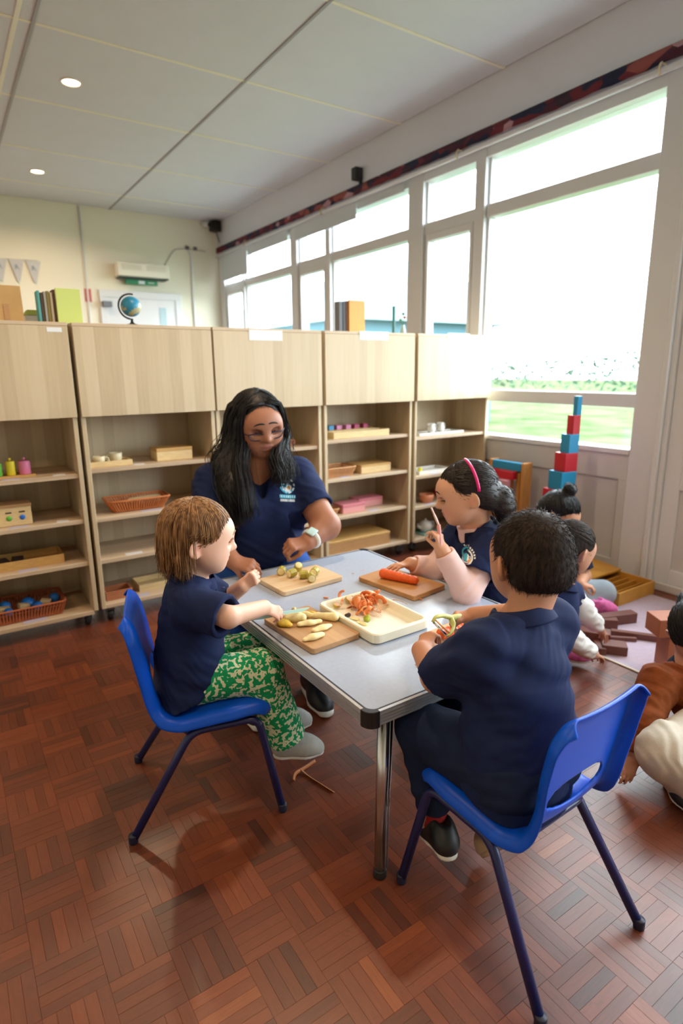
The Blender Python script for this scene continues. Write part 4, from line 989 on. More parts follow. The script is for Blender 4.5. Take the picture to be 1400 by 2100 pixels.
# ================================================================== WOMAN behind the table
def woman():
    Z=Vector((0,0,1)); fw=Vector((-.25,-.97,0)).normalized(); rt=fw.cross(Z); P=lambda f,r,z: Vector((1.02,2.2,0))+fw*f+rt*r+Z*z
    per=thing('person','woman with long black hair and glasses in navy polo, seated behind the table','person',P(0,0,0))
    H=Head(J(528,870,2.275),Vector((-.12,-.95,-.20)),Z+rt*.08,.236)
    B=SDF(.0040); H.build(B,False); nk=P(.085,0,.845)
    B.cone(H.p(-.16,0,-.25),nk,.050,.058,.02); B.chain([nk,P(.07,0,.74),P(.05,0,.55),P(0,0,.42)],[.060,.10,.10,.11],.04)
    for s in (-1,1): B.cone(nk,P(.075,s*.17,.785),.06,.06,.03)
    shR,elR,wrR=P(.08,.168,.775),J(428,1095,2.23),J(478,1150,2.13)
    shL,elL,wrL=P(.08,-.172,.785),J(668,1078,2.29),J(630,1112,2.20)
    B.chain([shR,elR,wrR],[.062,.052,.030],.02); B.chain([shL,elL,wrL],[.062,.054,.032],.02)
    hand(B,wrR,J(528,1164,2.085)-wrR,Z*.8+fw*.5,.165,1,((.45,.8,.5),(.55,.85,.5),(.6,.9,.5),(.7,.9,.5)),(.35,.35,.5),.003)
    hand(B,wrL,J(592,1117,2.15)-wrL,Z*.85+fw*.45,.160,-1,((.85,1.1,.7),(1.0,1.2,.7),(1.1,1.2,.7),(1.1,1.2,.7)),(.3,.7,.6),.003)
    for s in (-1,1): B.chain([P(0,s*.10,.42),P(.36,s*.12,.40),P(.42,s*.12,.10)],[.08,.06,.04],.03)
    me=B.mesh('body'); paint(me,'#a06c53',H.paints('#8e4f4a','#b06a56',.35,'#7a4c3c')); link('body',me,'skin_brown',per)
    H.lashes(per,'lash',me); H.brows(per,'brow_dark',.010,me)
    S=SDF(.005); fl=(fw,.86)
    S.chain([P(.01,0,.40),P(.05,0,.50),P(.07,0,.60),P(.075,0,.70),P(.075,0,.765)],[.195,.185,.172,.160,.110],.05,fl)
    for s in (-1,1): S.ell(P(.155,s*.078,.655),(.098,.098,.085),None,.06)
    S.ell(P(.12,0,.50),(.13,.17,.10),(fw,rt,Z),.06)
    for s,sh,el in ((1,shR,elR),(-1,shL,elL)):
        S.cone(P(.075,s*.05,.825),sh,.055,.070,.04); e=sh.lerp(el,.70); S.cone(sh,e,.072,.072,.03); dv=(el-sh).normalized(); S.cut(e-dv*.004,dv,.13); S.cone(sh.lerp(el,.55),el,.056,.060,.004,True)
    S.ell(P(.135,0,.855),(.085,.062,.085),(fw,rt,Z),.008,True); S.cone(P(.19,0,.80),P(.21,0,.725),.030,.008,.006,True); S.cut(P(0,0,.36),-Z,.3,.01)
    S.fold(folds(.004,24,(Z+rt*.5,rt),1.9)); S.fold(folds(.002,60,(Z-rt*.6,fw),.6)); sh=link('polo_shirt',S.mesh('polo_shirt'),'navy_cloth',per)
    collar('collar',P(.085,0,.835),Z*.9+fw*.43,fw,.080,.078,.042,'navy_dark',per,.62)
    emblem('shirt_badge',sh,J(598,1006,2.2),Vector((-.30,-.93,.15)),Z-rt*.12,.066,.092,logo_band,PRINT,per)
    T=SDF(.0075); T.cone(P(-.03,-.07,.42),P(-.03,.07,.42),.15,None,.04)
    for s in (-1,1): kn,an=P(.36,s*.12,.385),P(.44,s*.12,.09); T.chain([P(0,s*.10,.42),kn],[.115,.080],.04); T.chain([kn,an],[.072,.052],.02); T.cut(an,an-kn,.1)
    link('jeans',T.mesh('jeans'),'denim_blue',per)
    for s in (-1,1): shoe('shoe',P(.49,s*.12,.010),fw,Z,.24,'black_shoe','white_sole',per,h=.005)
    # glasses low on the nose
    gm=mat('glasses_frame','#1c1a3c',.3); lens=GLASS
    def GP(r,u): return H.p(.435-.55*r*r,r,u)
    g=tube('glasses',smooth_path([GP(-.055,-.055),GP(-.02,-.035),GP(.02,-.035),GP(.055,-.055)],3),.0022,gm,per,6)
    for q in (-1,1):
        ptsr=[(.055,-.055),(.08,-.025),(.20,-.020),(.275,-.035),(.27,-.085),(.22,-.125),(.10,-.125),(.062,-.095),(.055,-.055)]
        o=tube('rim',smooth_path([GP(q*a,b) for a,b in ptsr],3),.0022,gm,None,6); o.parent=g
        bm=bmesh.new(); vs=[bm.verts.new(GP(q*a,b)) for a,b in ptsr[:-1]]; bm.faces.new(vs); o=link('lens',bm_mesh(bm),lens); o.parent=g
        o=tube('temple',smooth_path([GP(q*.275,-.035),H.p(.25,q*.36,-.02),H.p(-.02,q*.40,.01)],4),.0020,gm,None,6); o.parent=g
    # wrist watch
    dv=(elL-wrL).normalized(); up=(Z*.85+fw*.45); up=(up-dv*up.dot(dv)).normalized(); c=wrL+dv*.022
    mat('watch_white','#e6ecec',.4); w=tube('watch_strap',ring(c,dv,up,.037,.037,28),.0085,'watch_white',per,8,flat=.32)
    bm=bmesh.new(); add_box(bm,-.017,.017,-.020,.020,0,.009,.004,3); sd=dv.cross(up); bm.transform(Matrix(((sd.x,dv.x,up.x,c.x+up.x*.034),(sd.y,dv.y,up.y,c.y+up.y*.034),(sd.z,dv.z,up.z,c.z+up.z*.034),(0,0,0,1)))); link('watch_face',bm_mesh(bm),mat('watch_glass','#b9d8da',.15),per,smooth=True)
    # long wavy hair
    cc,R=(-.07,0,.135),(.470,.415,.420); h=H.h; G=SDF(.0045); E=lambda c,r,k=.03,sub=False:G.ell(H.p(*c),[x*h for x in r],H.R,k,sub)
    E(cc,R); E((-.27,0,-.20),(.24,.36,.42),.03); E((.42,0,-.10),(.38,.31,.50),.012,True)
    sideR=[H.p(-.02,.36,.02),H.p(.02,.40,-.28),J(466,958,2.25),J(478,1005,2.205),J(496,1045,2.17)]; sideL=[H.p(.02,-.36,.02),H.p(.0,-.38,-.28),J(574,942,2.28),J(580,966,2.26)]
    G.chain(sideR,[.030,.038,.046,.042,.018],.03); G.chain(sideL,[.026,.034,.036,.018],.03); hbo=link('hair_base',G.mesh('hair_base'),'hair_black',per)
    part=H.p(.16,-.05,.525)
    GD=[[part,H.p(.02,.34,.34),H.p(.02,.43,.02),H.p(.05,.45,-.26),J(458,955,2.235),J(464,1005,2.19),J(490,1052,2.155)],
        [part,H.p(.22,.29,.36),H.p(.24,.345,.04),H.p(.24,.35,-.26),J(492,955,2.19),J(500,1002,2.15),J(506,1056,2.14)],
        [part,H.p(-.22,.36,.30),H.p(-.16,.45,-.02),H.p(-.12,.50,-.30),J(450,930,2.30),J(444,945,2.29),J(450,962,2.27)],
        [part,H.p(-.10,.38,.32),H.p(-.08,.46,.0),H.p(-.05,.49,-.30),J(455,970,2.26),J(480,1015,2.19),J(486,1070,2.16)],
        [part,H.p(.20,-.30,.36),H.p(.20,-.37,.02),H.p(.12,-.38,-.28),J(566,945,2.215),J(574,968,2.20),J(572,984,2.20)],
        [part,H.p(-.02,-.36,.32),H.p(-.02,-.42,.0),H.p(-.04,-.43,-.25),J(578,938,2.28),J(586,960,2.26),J(584,982,2.24)],
        [part,H.p(-.22,-.36,.28),H.p(-.20,-.42,-.05),H.p(-.20,-.44,-.25),J(580,930,2.33),J(588,950,2.31),J(592,970,2.29)]]
    paths=fuzz(hbo.data,H.p(.15,-.04,.60),3600,.022,.001,.10,.08); rad=[random.uniform(.0007,.0014) for _ in paths]
    for i in range(2100):
        q=list(random.choice(GD+GD[:2]+GD[3:6])); tp=random.random(); q[0]=H.p(.30-.50*tp,-.04,.405+.16*math.sin(tp*1.9)); q[1]=Vector(q[1])+H.f*(.5-tp)*.10*h; o=Vector((random.gauss(0,1),random.gauss(0,1),random.gauss(0,1))); ph=random.uniform(0,6.3); P0=[]
        for j,p in enumerate(q):
            t=j/(len(q)-1); a=.010*min(1,t*3)+.006*t; P0.append(Vector(p)+o*a*(.55 if j<3 else 1)+(rt*math.sin(ph+t*9)+Z*math.cos(ph+t*7)*.4)*.009*max(0,t-.35))
        if j: paths.append(smooth_path(P0,2)); rad.append(random.uniform(.0010,.0022))
    for i in range(420):
        az=random.uniform(-PI,PI); p=meridian(H,Vector((.22,-.12,1)),scalp_dir(az,random.uniform(-.1,.6)),cc,R,7,random.uniform(1.0,1.03)) if abs(az)>1.0 else None
        if p: paths.append(p); rad.append(random.uniform(.0015,.003))
    locks('hair_locks',paths,rad,'hair_black',per,3)
woman()

# ================================================================== CHILDREN on the floor
def floor_child(label,hd,hf,hh,neck,pelvis,arms,skin,skincol,shirt,hair,parts,base,hairfn,sleeve=.55,over=None,overcol=None,h=.0050,torso=.10):
    Z=Vector((0,0,1)); per=thing('person',label,'person',base); H=Head(hd,hf,Z,hh); B=SDF(h); H.build(B,True); nk=Vector(neck); pv=Vector(pelvis)
    B.cone(H.p(-.12,0,-.26),nk,.042,.046,.02); B.chain([nk,nk.lerp(pv,.4),pv],[.05,.07,.07],.03)
    for sh,el,wr,tp,n,sd,cu in arms: B.chain([sh,el,wr],[.034,.032,.022],.015); hand(B,wr,Vector(tp)-Vector(wr),n,.100,sd,(cu,)*4,(.4,.4,.4))
    for lg in parts['legs']: B.chain(lg[0],[.045,.040,.026],.02)
    me=B.mesh('body'); paint(me,skincol,H.paints('#b5645c','#c98570',.35)); link('body',me,skin,per); H.lashes(per,'lash',me); H.brows(per,'brow_dark',.009,me)
    S=SDF(.005); f=unit(hf); f.z=0; S.chain([pv,pv.lerp(nk,.5),nk.lerp(pv,.18)],[torso+.012,torso+.006,.072],.03); S.ell(nk+Z*.035,(.052,.052,.05),None,.01,True)
    for sh,el,wr,tp,n,sd,cu in arms:
        sh=Vector(sh); el=Vector(el); S.cone(nk-Z*.03,sh,.042,.046,.03); e=sh.lerp(el,sleeve); S.cone(sh,e,.048,.052,.02); dv=(el-sh).normalized(); S.cut(e,dv,.08); S.cone(sh.lerp(el,.2),el,.044,.048,.004,True)
    S.fold(folds(.004,36,(Z,f+Vector((.3,.2,0))),len(label))); link('polo_shirt',S.mesh('polo_shirt'),shirt,per)
    collar('collar',nk-Z*.005,Z+f*.3,f,.050,.050,.024,shirt,per)
    if over:
        U=SDF(.0045)
        for sh,el,wr,tp,n,sd,cu in arms:
            sh=Vector(sh);el=Vector(el);wr=Vector(wr); U.chain([sh,el,wr],[.044,.043,.034],.02); dv=(wr-el).normalized(); U.cut(wr-dv*.03,dv,.06); U.cone(el.lerp(wr,.8),wr+dv*.03,.025,.025,.003,True)
        U.fold(folds(.0035,60,(Z,f),.7)); link('long_sleeves',U.mesh('long_sleeves'),over,per)
    T=SDF(.005)
    T.cone(pv-Z*.0,pv+Z*.03,.10,.09,.03)
    for pts,r in parts['legs']: T.chain(pts,r,.03)
    T.fold(folds(.003,45,(Z,f),1.5)); link('trousers',T.mesh('trousers'),parts['trousers'],per)
    for c,fwd,up,mu,ms in parts['shoes']: shoe('shoe',c,fwd,up,.145,mu,ms,per,h=.0045)
    hairfn(H,per,hair); return per
def tied_hair(knot,bun=None,tail=None):
    def fn(H,per,m):
        cc,R=(-.06,0,.125),(.475,.405,.410); G=SDF(.0045); h=H.h; E=lambda c,r,k=.02,sub=False:G.ell(H.p(*c),[x*h for x in r],H.R,k,sub)
        E(cc,R); E((-.28,0,-.10),(.24,.31,.26),.03); E((.36,0,-.14),(.30,.52,.30),.012,True)
        for s in (-1,1): E((.00,s*.44,-.12),(.13,.13,.16),.010,True)
        E((-.05,0,-.42),(.42,.5,.16),.02,True)
        if bun: E(bun,(.16,.16,.14),.02)
        if tail: G.chain([H.p(*q) for q in tail],[.026,.034,.028,.010],.02)
        hbo=link('hair_base',G.mesh('hair_base'),m,per); paths=fuzz(hbo.data,H.p(.5,0,.2),1600,.018,.001,.15,.10); rad=[random.uniform(.0007,.0014) for _ in paths]
        for i in range(300):
            az=random.uniform(-1.5,1.5); el=random.uniform(.35,1.3) if abs(az)<.7 else random.uniform(.06,1.2)
            paths.append(meridian(H,scalp_dir(az,el),Vector(knot)+Vector((0,random.gauss(0,.06),random.gauss(0,.06))),cc,R,7,random.uniform(1.,1.03))); rad.append(random.uniform(.0012,.0026))
        if bun:
            for i in range(60):
                a=random.uniform(0,6.3); b=random.uniform(-.8,1.2); c0=H.p(*bun); pp=[c0+(H.f*math.cos(a+t)*math.cos(b)+H.r*math.sin(a+t)*math.cos(b)+H.u*math.sin(b)*.9)*.16*h*1.03 for t in (0,.5,1,1.5)]; paths.append(pp); rad.append(.0016)
        locks('hair_locks',paths,rad,m,per,3)
        if bun: tube('hair_tie',ring(H.p(bun[0],bun[1],bun[2]-.10),H.u,H.f,.10*h,.10*h,20),.006,mat('hair_tie_white','#d8d4dc',.6),per,8)
    return fn
Zv=Vector((0,0,1))
# child reaching for the brown blocks
nk=J(1146,1196,2.22); pv=J(1105,1290,2.30)
a1=(J(1164,1212,2.28),J(1192,1246,2.38),J(1228,1288,2.50),J(1250,1316,2.56),Zv,1,(.45,.5,.3))
a2=(J(1116,1250,2.20),J(1168,1308,2.22),J(1216,1341,2.32),J(1258,1358,2.40),Zv,-1,(.35,.45,.3))
floor_child('child with slicked-back dark hair and white sleeves reaching for brown blocks',J(1170,1124,2.26),Vector((.84,-.10,-.50)),.195,nk,pv,[a1,a2],'skin_tan','#c8957a','navy_cloth','hair_boy',
  dict(legs=[([pv,J(1128,1325,2.30),J(1070,1335,2.25)],[.070,.055,.042]),([pv+Vector((0,.06,0)),J(1120,1290,2.45),J(1060,1290,2.4)],[.070,.055,.042])],trousers='grey_legging',shoes=[(onz(1176,1352,.03),Vector((.6,-.6,0)),Zv,'pink_shoe','white_sole'),(onz(1070,1340,.03),Vector((.6,-.6,0)),Zv,'pink_shoe','white_sole')]),
  (pv.x,pv.y,0),tied_hair((-.95,0,.1),tail=[(-.45,0,.12),(-.56,0,.0),(-.60,0,-.2),(-.58,0,-.35)]),.35,'white_knit')
# child sitting cross-legged by the wooden box
nk=J(1150,1108,2.84); pv=Vector((2.38,1.80,.11))
k1=(J(1184,1128,2.82),J(1196,1180,2.82),J(1190,1198,2.72),J(1216,1204,2.70),Zv,1,(.7,.8,.5))
k2=(J(1120,1130,2.84),J(1118,1180,2.80),J(1160,1205,2.74),J(1190,1210,2.70),Zv,-1,(.6,.8,.5))
floor_child('child with a dark topknot sitting cross-legged in grey leggings by the tower',J(1146,1052,2.80),Vector((.25,-.75,-.65)),.195,nk,pv,[k1,k2],'skin_tan','#c08b6e','navy_dark','hair_black',
  dict(legs=[([pv+Vector((.05,-.03,0)),onz(1234,1216,.10),onz(1205,1240,.06)],[.075,.060,.040]),([pv+Vector((-.05,-.03,0)),Vector((2.12,1.62,.10)),onz(1180,1250,.06)],[.075,.058,.04])],trousers='grey_legging',shoes=[(onz(1234,1254,.03),Vector((.75,-.55,0)),Vector((0,-.3,1)),'pink_shoe','white_sole'),(onz(1190,1262,.03),Vector((.8,-.3,0)),Zv,'pink_shoe','white_sole')]),
  (pv.x,pv.y,0),tied_hair((-.75,0,.65),bun=(-.22,0,.60)),.75)
# crouching child in a brown jacket at the right edge
def brown_child():
    Z=Zv; c=J(1400,1500,1.82); per=thing('person','child in a brown cardigan and cream trousers crouching at the right edge','person',(c.x,c.y,0))
    hd=J(1432,1300,1.86); H=Head(hd,Vector((-.35,-.5,-.75)),Z+Vector((-.3,.2,0)),.195); B=SDF(.0045); H.build(B,True)
    nk=J(1418,1372,1.86); pv=Vector((1.88,.70,.16)); sh=J(1352,1402,1.84); el=J(1318,1480,1.78); wr=J(1300,1555,1.74); tp=J(1286,1590,1.72)
    sh2=J(1470,1420,1.9); el2=J(1480,1500,1.8); wr2=J(1440,1560,1.7)
    B.cone(H.p(-.1,0,-.26),nk,.042,.046,.02); B.chain([nk,nk.lerp(pv,.5),pv],[.05,.07,.07],.03); B.chain([sh,el,wr],[.034,.032,.022],.015); B.chain([sh2,el2,wr2],[.034,.032,.022],.015)
    hand(B,wr,tp-wr,Vector((-.6,-.5,.4)),.098,1,((.3,.5,.3),)*4,(.4,.4,.3)); me=B.mesh('body'); paint(me,'#b98468',H.paints()); link('body',me,'skin_tan',per)
    mat('brown_knit','#7a3f1c',.85,bump=.4,bump_scale=350,noise_amt=.15,noise_scale=40,spec=.2); S=SDF(.0045)
    S.chain([pv,pv.lerp(nk,.5),nk.lerp(pv,.2)],[.125,.12,.08],.03)
    for a,b,d in ((sh,el,wr),(sh2,el2,wr2)):
        S.cone(nk-Z*.03,a,.05,.058,.03); S.chain([a,b,d],[.058,.052,.040],.025); v=(d-b).normalized(); S.cut(d-v*.01,v,.06)
    S.ell(nk+Z*.04,(.052,.052,.05),None,.01,True); S.fold(folds(.006,44,(Vector((.4,.3,1)),Vector((1,-.6,.2))),1.1)); S.fold(folds(.0025,95,(Vector((1,.2,.3)),Z),2)); link('cardigan',S.mesh('cardigan'),'brown_knit',per)
    collar('collar',nk,Z+Vector((-.2,-.2,0)),Vector((-.5,-.6,0)),.05,.05,.03,'navy_dark',per)
    T=SDF(.0045); mat('cream_cloth','#c6bfb2',.9,bump=.3,bump_scale=500,noise_amt=.06,noise_scale=30,spec=.15)
    k1,a1=J(1362,1545,1.66),J(1392,1600,1.68); T.chain([pv+Vector((-.05,0,0)),k1,a1],[.075,.066,.045],.04); T.cone(J(1358,1495,1.68),k1,.020,.055,.03); T.chain([pv,J(1440,1590,1.62),J(1450,1640,1.6)],[.085,.075,.05],.03); T.fold(folds(.004,60,(Vector((1,-.6,.1)),Z),.4)); link('trousers',T.mesh('trousers'),'cream_cloth',per)
    for p in (J(1395,1625,1.68),J(1450,1660,1.6)): shoe('shoe',Vector((p.x,p.y,.01)),Vector((-.5,-.7,0)),Z,.145,'black_shoe','white_sole',per,h=.0045)
    tied_hair((-.95,0,.0),tail=[(-.45,0,.1),(-.52,0,0),(-.55,0,-.2),(-.5,0,-.4)])(H,per,'hair_black')
brown_child()
# ================================================================== THINGS ON THE SHELVES
for n_,c_ in dict(wood_honey='#c49a5a',wood_pale='#d8bd8a',wood_tan='#b58a5c',wood_red='#a86a48').items(): mat(n_,c_,.5,noise_amt=.12,noise_scale=9,stretch=(3,30,30))
mat('cane','#c0703a',.6,noise_amt=.15,noise_scale=60); mat('cane_dark','#a85a34',.6,noise_amt=.15,noise_scale=60); mat('cane_pale','#cf9a68',.6,noise_amt=.1,noise_scale=60)
mat('ceramic_white','#e4e1da',.25); mat('ceramic_cream','#d9cba8',.35)
for n_,c_ in dict(pl_yellow='#e0cf2a',pl_pink='#d97ba0',pl_green='#5fb03a',pl_blue='#1d6ad0',ball_blue='#1570c8',pink_box='#d4808a',pink_pale='#dd9a98',cube_blue='#4f9ccc',cube_pink='#d987b4',cube_magenta='#b8446e',cube_maroon='#7a2c38',teal_tray='#86b3b0',paper_lilac='#b9b4c6',paper_white='#dedde0',red_toy='#c8202c',orange_bowl='#d6875e',dark_content='#3a2a26').items(): mat(n_,c_,.5)
def PX(px,py,y): return ony(px,py,y).x
def tray(name,label,x0,x1,y0,y1,z,h,m,cat='tray',th=.006,group=None,rz=0.):
    t=thing(name,label,cat,((x0+x1)/2,(y0+y1)/2,z),0,group)
    box('base',(x0,x1),(y0,y1),(z,z+th),m,t,.001)
    for a,b,c,d in ((x0,x1,y0,y0+th),(x0,x1,y1-th,y1),(x0,x0+th,y0+th,y1-th),(x1-th,x1,y0+th,y1-th)): box('side',(a,b),(c,d),(z+th,z+h),m,t,.001)
    return t
def basket(label,x0,x1,y0,y1,z,h,m,flare=.018,name='wicker_basket'):
    # slatted plastic-cane basket: base, rim, upright slats, a mid band
    t=thing(name,label,'basket',((x0+x1)/2,(y0+y1)/2,z)); f=flare
    box('base',(x0+f,x1-f),(y0+f,y1-f),(z+.0005,z+.006),m,t,.001)
    def loop(k,zz): 
        g=f*(1-k); return [Vector((a,b,zz)) for a,b in rrect(x0+g,x1-g,y0+g,y1-g,.018,3)]
    for k,zz,r in ((1,z+h,.005),(.72,z+h*.74,.0025),(.12,z+h*.14,.003)):
        L_=loop(k,zz); tube('rim' if k==1 else 'band',L_+[L_[0]],r,m,t,6)
    bm=bmesh.new(); A=loop(.05,z+.004); B=loop(1,z+h); n=len(A); per=[]
    for i in range(n):
        a0,a1,b0,b1=A[i],A[(i+1)%n],B[i],B[(i+1)%n]; L_=(b1-b0).length; k=max(1,int(L_/.013))
        for j in range(k):
            t0=(j+.5)/k; add_tube(bm,[a0.lerp(a1,t0),b0.lerp(b1,t0)],.0038,5)
    s=link('slats',bm_mesh(bm),m,t); tag(s,kind='stuff'); return t
def paper(px,py,z,y,w=.06,m='paper_lilac',label=''):
    x=PX(px,py,y); o=obox('picture_card',(x,y,z+.0008),(w,.035,.0012),random.uniform(-.1,.1),m,None,0); tag(o,label,'card',group='picture cards on the shelf edges'); return o
YS=SF+.045
# leftmost unit
def cyl(label,px0,px1,py,z,h,m):
    x0,x1=PX(px0,py,YS+.07),PX(px1,py,YS+.07); r=(x1-x0)/2; t=thing('knobbed_cylinder',label,'cylinder',((x0+x1)/2,YS+.07,z),group='knobbed cylinders on the tray')
    lathe('body',[(r*.96,0),(r,.002),(r,h-.002),(r*.96,h)],((x0+x1)/2,YS+.07,z),m,t); lathe('knob',[(.003,h),(.003,h+.006),(.006,h+.008),(.005,h+.014),(.001,h+.015)],((x0+x1)/2,YS+.07,z),m,t,12)
tr_=tray('wooden_tray','flat wooden tray under the knobbed cylinders in the leftmost unit',-.05,PX(72,972,YS+.05),YS+.02,YS+.13,.750,.010,'wood_honey')
cyl('yellow knobbed cylinder on the tray',12,31,960,.757,.062,'pl_yellow'); cyl('pink knobbed cylinder on the tray',38,63,960,.757,.060,'pl_pink'); cyl('green knobbed cylinder at the left edge of the photo',-16,4,960,.757,.055,'pl_green')
t=thing('sorting_box','pale wooden box with coloured dots on its front in the leftmost unit','box',(.05,YS+.06,.535)); xb=PX(66,1060,YS+.02); box('body',(-.09,xb),(YS+.02,YS+.13),(.535,.620),'wood_pale',t,.003); box('lid',(-.092,xb+.002),(YS+.018,YS+.132),(.620,.632),'wood_tan',t,.002)
for px,m in ((-6,'pl_yellow'),(19,'pl_green'),(47,'pl_blue')):
    x=PX(px,1066,YS+.02); o=lathe('dot',[(.0005,0),(.0115,0),(.0115,.0015),(.0005,.0015)],(0,0,0),m,None,20); o.data.transform(Matrix.Translation((x,YS+.0195,.572)) @ Matrix.Rotation(PI/2,4,'X')); adopt(o,t)
    box('caption',(x-.012,x+.012),(YS+.0188,YS+.0198),(.594,.600),'dark_content',t,0)
tray('wooden_tray','wooden tray of dark pieces on the third shelf of the leftmost unit',-.10,PX(134,1160,YS+.02),YS+.02,YS+.18,.330,.042,'wood_honey')
for k in range(5): o=obox('dark_block',(-.04+.06*k,YS+.10,.349),(.05,.10,.026),random.uniform(-.15,.15),'dark_content',None,.003); tag(o,'dark block inside the wooden tray of the leftmost unit','block',group='dark blocks in the tray')
basket('orange cane basket of blue balls at the bottom of the leftmost unit',-.12,PX(136,1245,YS+.01),YS-.01,YS+.21,.085,.066,'cane_dark')
def ball(label,px,py,y,r,z):
    o=lathe('blue_ball',[(max(r*math.sin(PI*k/12),.0004),r-r*math.cos(PI*k/12)) for k in range(13)],(PX(px,py,y),y,z),'ball_blue',None,20); tag(o,label,'ball',group='blue balls in the basket')
ball('large blue ball in the middle of the orange basket',54,1218,YS+.11,.032,.098); ball('small blue ball at the right end of the orange basket',112,1228,YS+.10,.022,.118); ball('blue ball at the front of the orange basket',76,1235,YS+.05,.022,.110); ball('blue ball half hidden at the left edge of the basket',15,1240,YS+.05,.022,.105); ball('blue ball at the back left of the basket',6,1218,YS+.13,.026,.105)
for px,py,r,lab in ((48,1236,.2,'small cream box lying among the blue balls'),(92,1222,-.3,'small white carton leaning among the blue balls'),(8,1240,.1,'small pale box at the left of the ball basket')): o=obox('small_box',(PX(px,py,YS+.075),YS+.075,.135),(.045,.035,.026),r,'wood_pale',None,.002,ry=.15); tag(o,lab,'box')
# second unit
tray('wooden_tray','small wooden tray under the two cups in the second unit',PX(180,950,YS),PX(272,950,YS),YS,YS+.10,.765,.026,'wood_pale')
def cup(label,px,py,y,z,h,r,m,handle=-1):
    x=PX(px,py,y); t=thing('cup',label,'cup',(x,y,z),group='pale cups on the trays')
    bm=bmesh.new(); add_lathe(bm,[(.0004,.002),(r*.72,0),(r*.78,.003),(r*.96,h*.6),(r,h),(r-.003,h),(r*.9,h*.55),(r*.7,.006),(.0004,.005)],(x,y,z),24,False); link('bowl',bm_mesh(bm),m,t,smooth=True)
    tube('handle',smooth_path([(x+handle*r*.92,y,z+h*.78),(x+handle*(r+.014),y,z+h*.72),(x+handle*(r+.014),y,z+h*.35),(x+handle*r*.85,y,z+h*.25)],4),.0032,m,t,8)
cup('cream cup at the front of the small tray',203,940,YS+.035,.772,.042,.027,'ceramic_cream',1); cup('cream cup behind on the small tray, right one',237,935,YS+.06,.772,.050,.030,'ceramic_cream',-1)
t=thing('wooden_box','pale closed wooden box on the top shelf of the second unit','box',(PX(355,935,YS+.04),YS+.07,.765)); a,b=PX(322,940,YS+.02),PX(395,940,YS+.02); box('body',(a,b),(YS+.02,YS+.13),(.765,.812),'wood_pale',t,.002); box('lid',(a-.001,b+.001),(YS+.019,YS+.131),(.812,.828),'wood_honey',t,.002)
basket('orange cane basket of sticks in the second unit',PX(222,1020,YS),PX(350,1020,YS),YS,YS+.15,.530,.060,'cane',.03)
for k in range(4): o=obox('counting_stick',(PX(290,1012,YS+.06)+.01*k,YS+.04+.025*k,.578),(.17,.012,.008),.05*k,'wood_pale',None,.002); tag(o,'pale wooden stick lying in the orange basket','stick',group='sticks in the orange basket')
t=tray('wooden_tray','reddish open wooden box at the bottom of the second unit',PX(216,1210,YS),PX(272,1210,YS),YS,YS+.10,.100,.045,'wood_red')
t=tray('wooden_tray','pale tilted wooden tray at the bottom of the second unit',PX(282,1190,YS+.06),PX(372,1190,YS+.06),YS+.04,YS+.18,.100,.035,'wood_pale')
# middle unit
cup('small orange bowl on the top shelf behind the woman',588,893,YS+.06,.780,.04,.034,'orange_bowl',1)
# fourth unit
tray('wooden_tray','long pale wooden tray on the top shelf of the fourth unit',PX(684,890,YS),PX(798,890,YS),YS,YS+.10,.803,.038,'wood_pale')
tray('wooden_tray','honey wooden tray behind, holding the coloured cubes',PX(668,870,YS+.16),PX(758,870,YS+.16),YS+.12,YS+.22,.803,.040,'wood_honey')
for px,m,l in ((676,'cube_blue','light blue cube in the row on the top shelf'),(692,'cube_pink','pink cube next to the blue cube'),(711,'cube_pink','pink cube in the middle of the row'),(728,'cube_magenta','magenta cube in the row'),(746,'cube_magenta','magenta cube at the right end of the row')):
    o=obox('small_cube',(PX(px,865,YS+.15),YS+.15,.839),(.037,.037,.058),0,m,None,.002); tag(o,l,'cube',group='coloured cubes on the top shelf')
basket('tan cane basket on the second shelf of the fourth unit',PX(664,960,YS),PX(731,960,YS),YS,YS+.16,.572,.055,'cane_pale')
t=thing('wooden_box','closed wooden box beside the tan basket in the fourth unit','box',(PX(768,958,YS),YS+.07,.572)); a,b=PX(746,958,YS+.02),PX(801,958,YS+.02); box('body',(a-.02,b),(YS+.02,YS+.19),(.572,.612),'wood_pale',t,.002); box('lid',(a-.021,b+.001),(YS+.019,YS+.191),(.612,.624),'wood_honey',t,.002)
basket('tiny round-handled basket beside the pink boxes',PX(672,1035,YS+.02),PX(697,1035,YS+.02),YS+.02,YS+.10,.338,.035,'cane_pale',.01)
for a,b,yy,l in ((703,748,YS+.01,'pink lidded box in front on the third shelf'),(736,784,YS+.09,'pink lidded box behind on the third shelf')):
    t=thing('pink_box',l,'box',(PX((a+b)/2,1030,yy),yy+.05,.338),group='pink lidded boxes'); x0,x1=PX(a,1030,yy),PX(b,1030,yy); box('body',(x0,x1),(yy,yy+.11),(.338,.375),'pink_pale',t,.002); box('lid',(x0-.001,x1+.001),(yy-.001,yy+.111),(.375,.394),'pink_box',t,.002)
t=thing('wooden_box','large low wooden box on the bottom shelf of the fourth unit','box',(PX(735,1105,YS),YS+.1,.105)); a,b=PX(674,1110,YS-.02),PX(799,1110,YS-.02); box('body',(a,b),(YS-.02,YS+.24),(.105,.165),'wood_tan',t,.003); box('lid',(a-.002,b+.002),(YS-.022,YS+.242),(.165,.185),'wood_honey',t,.003)
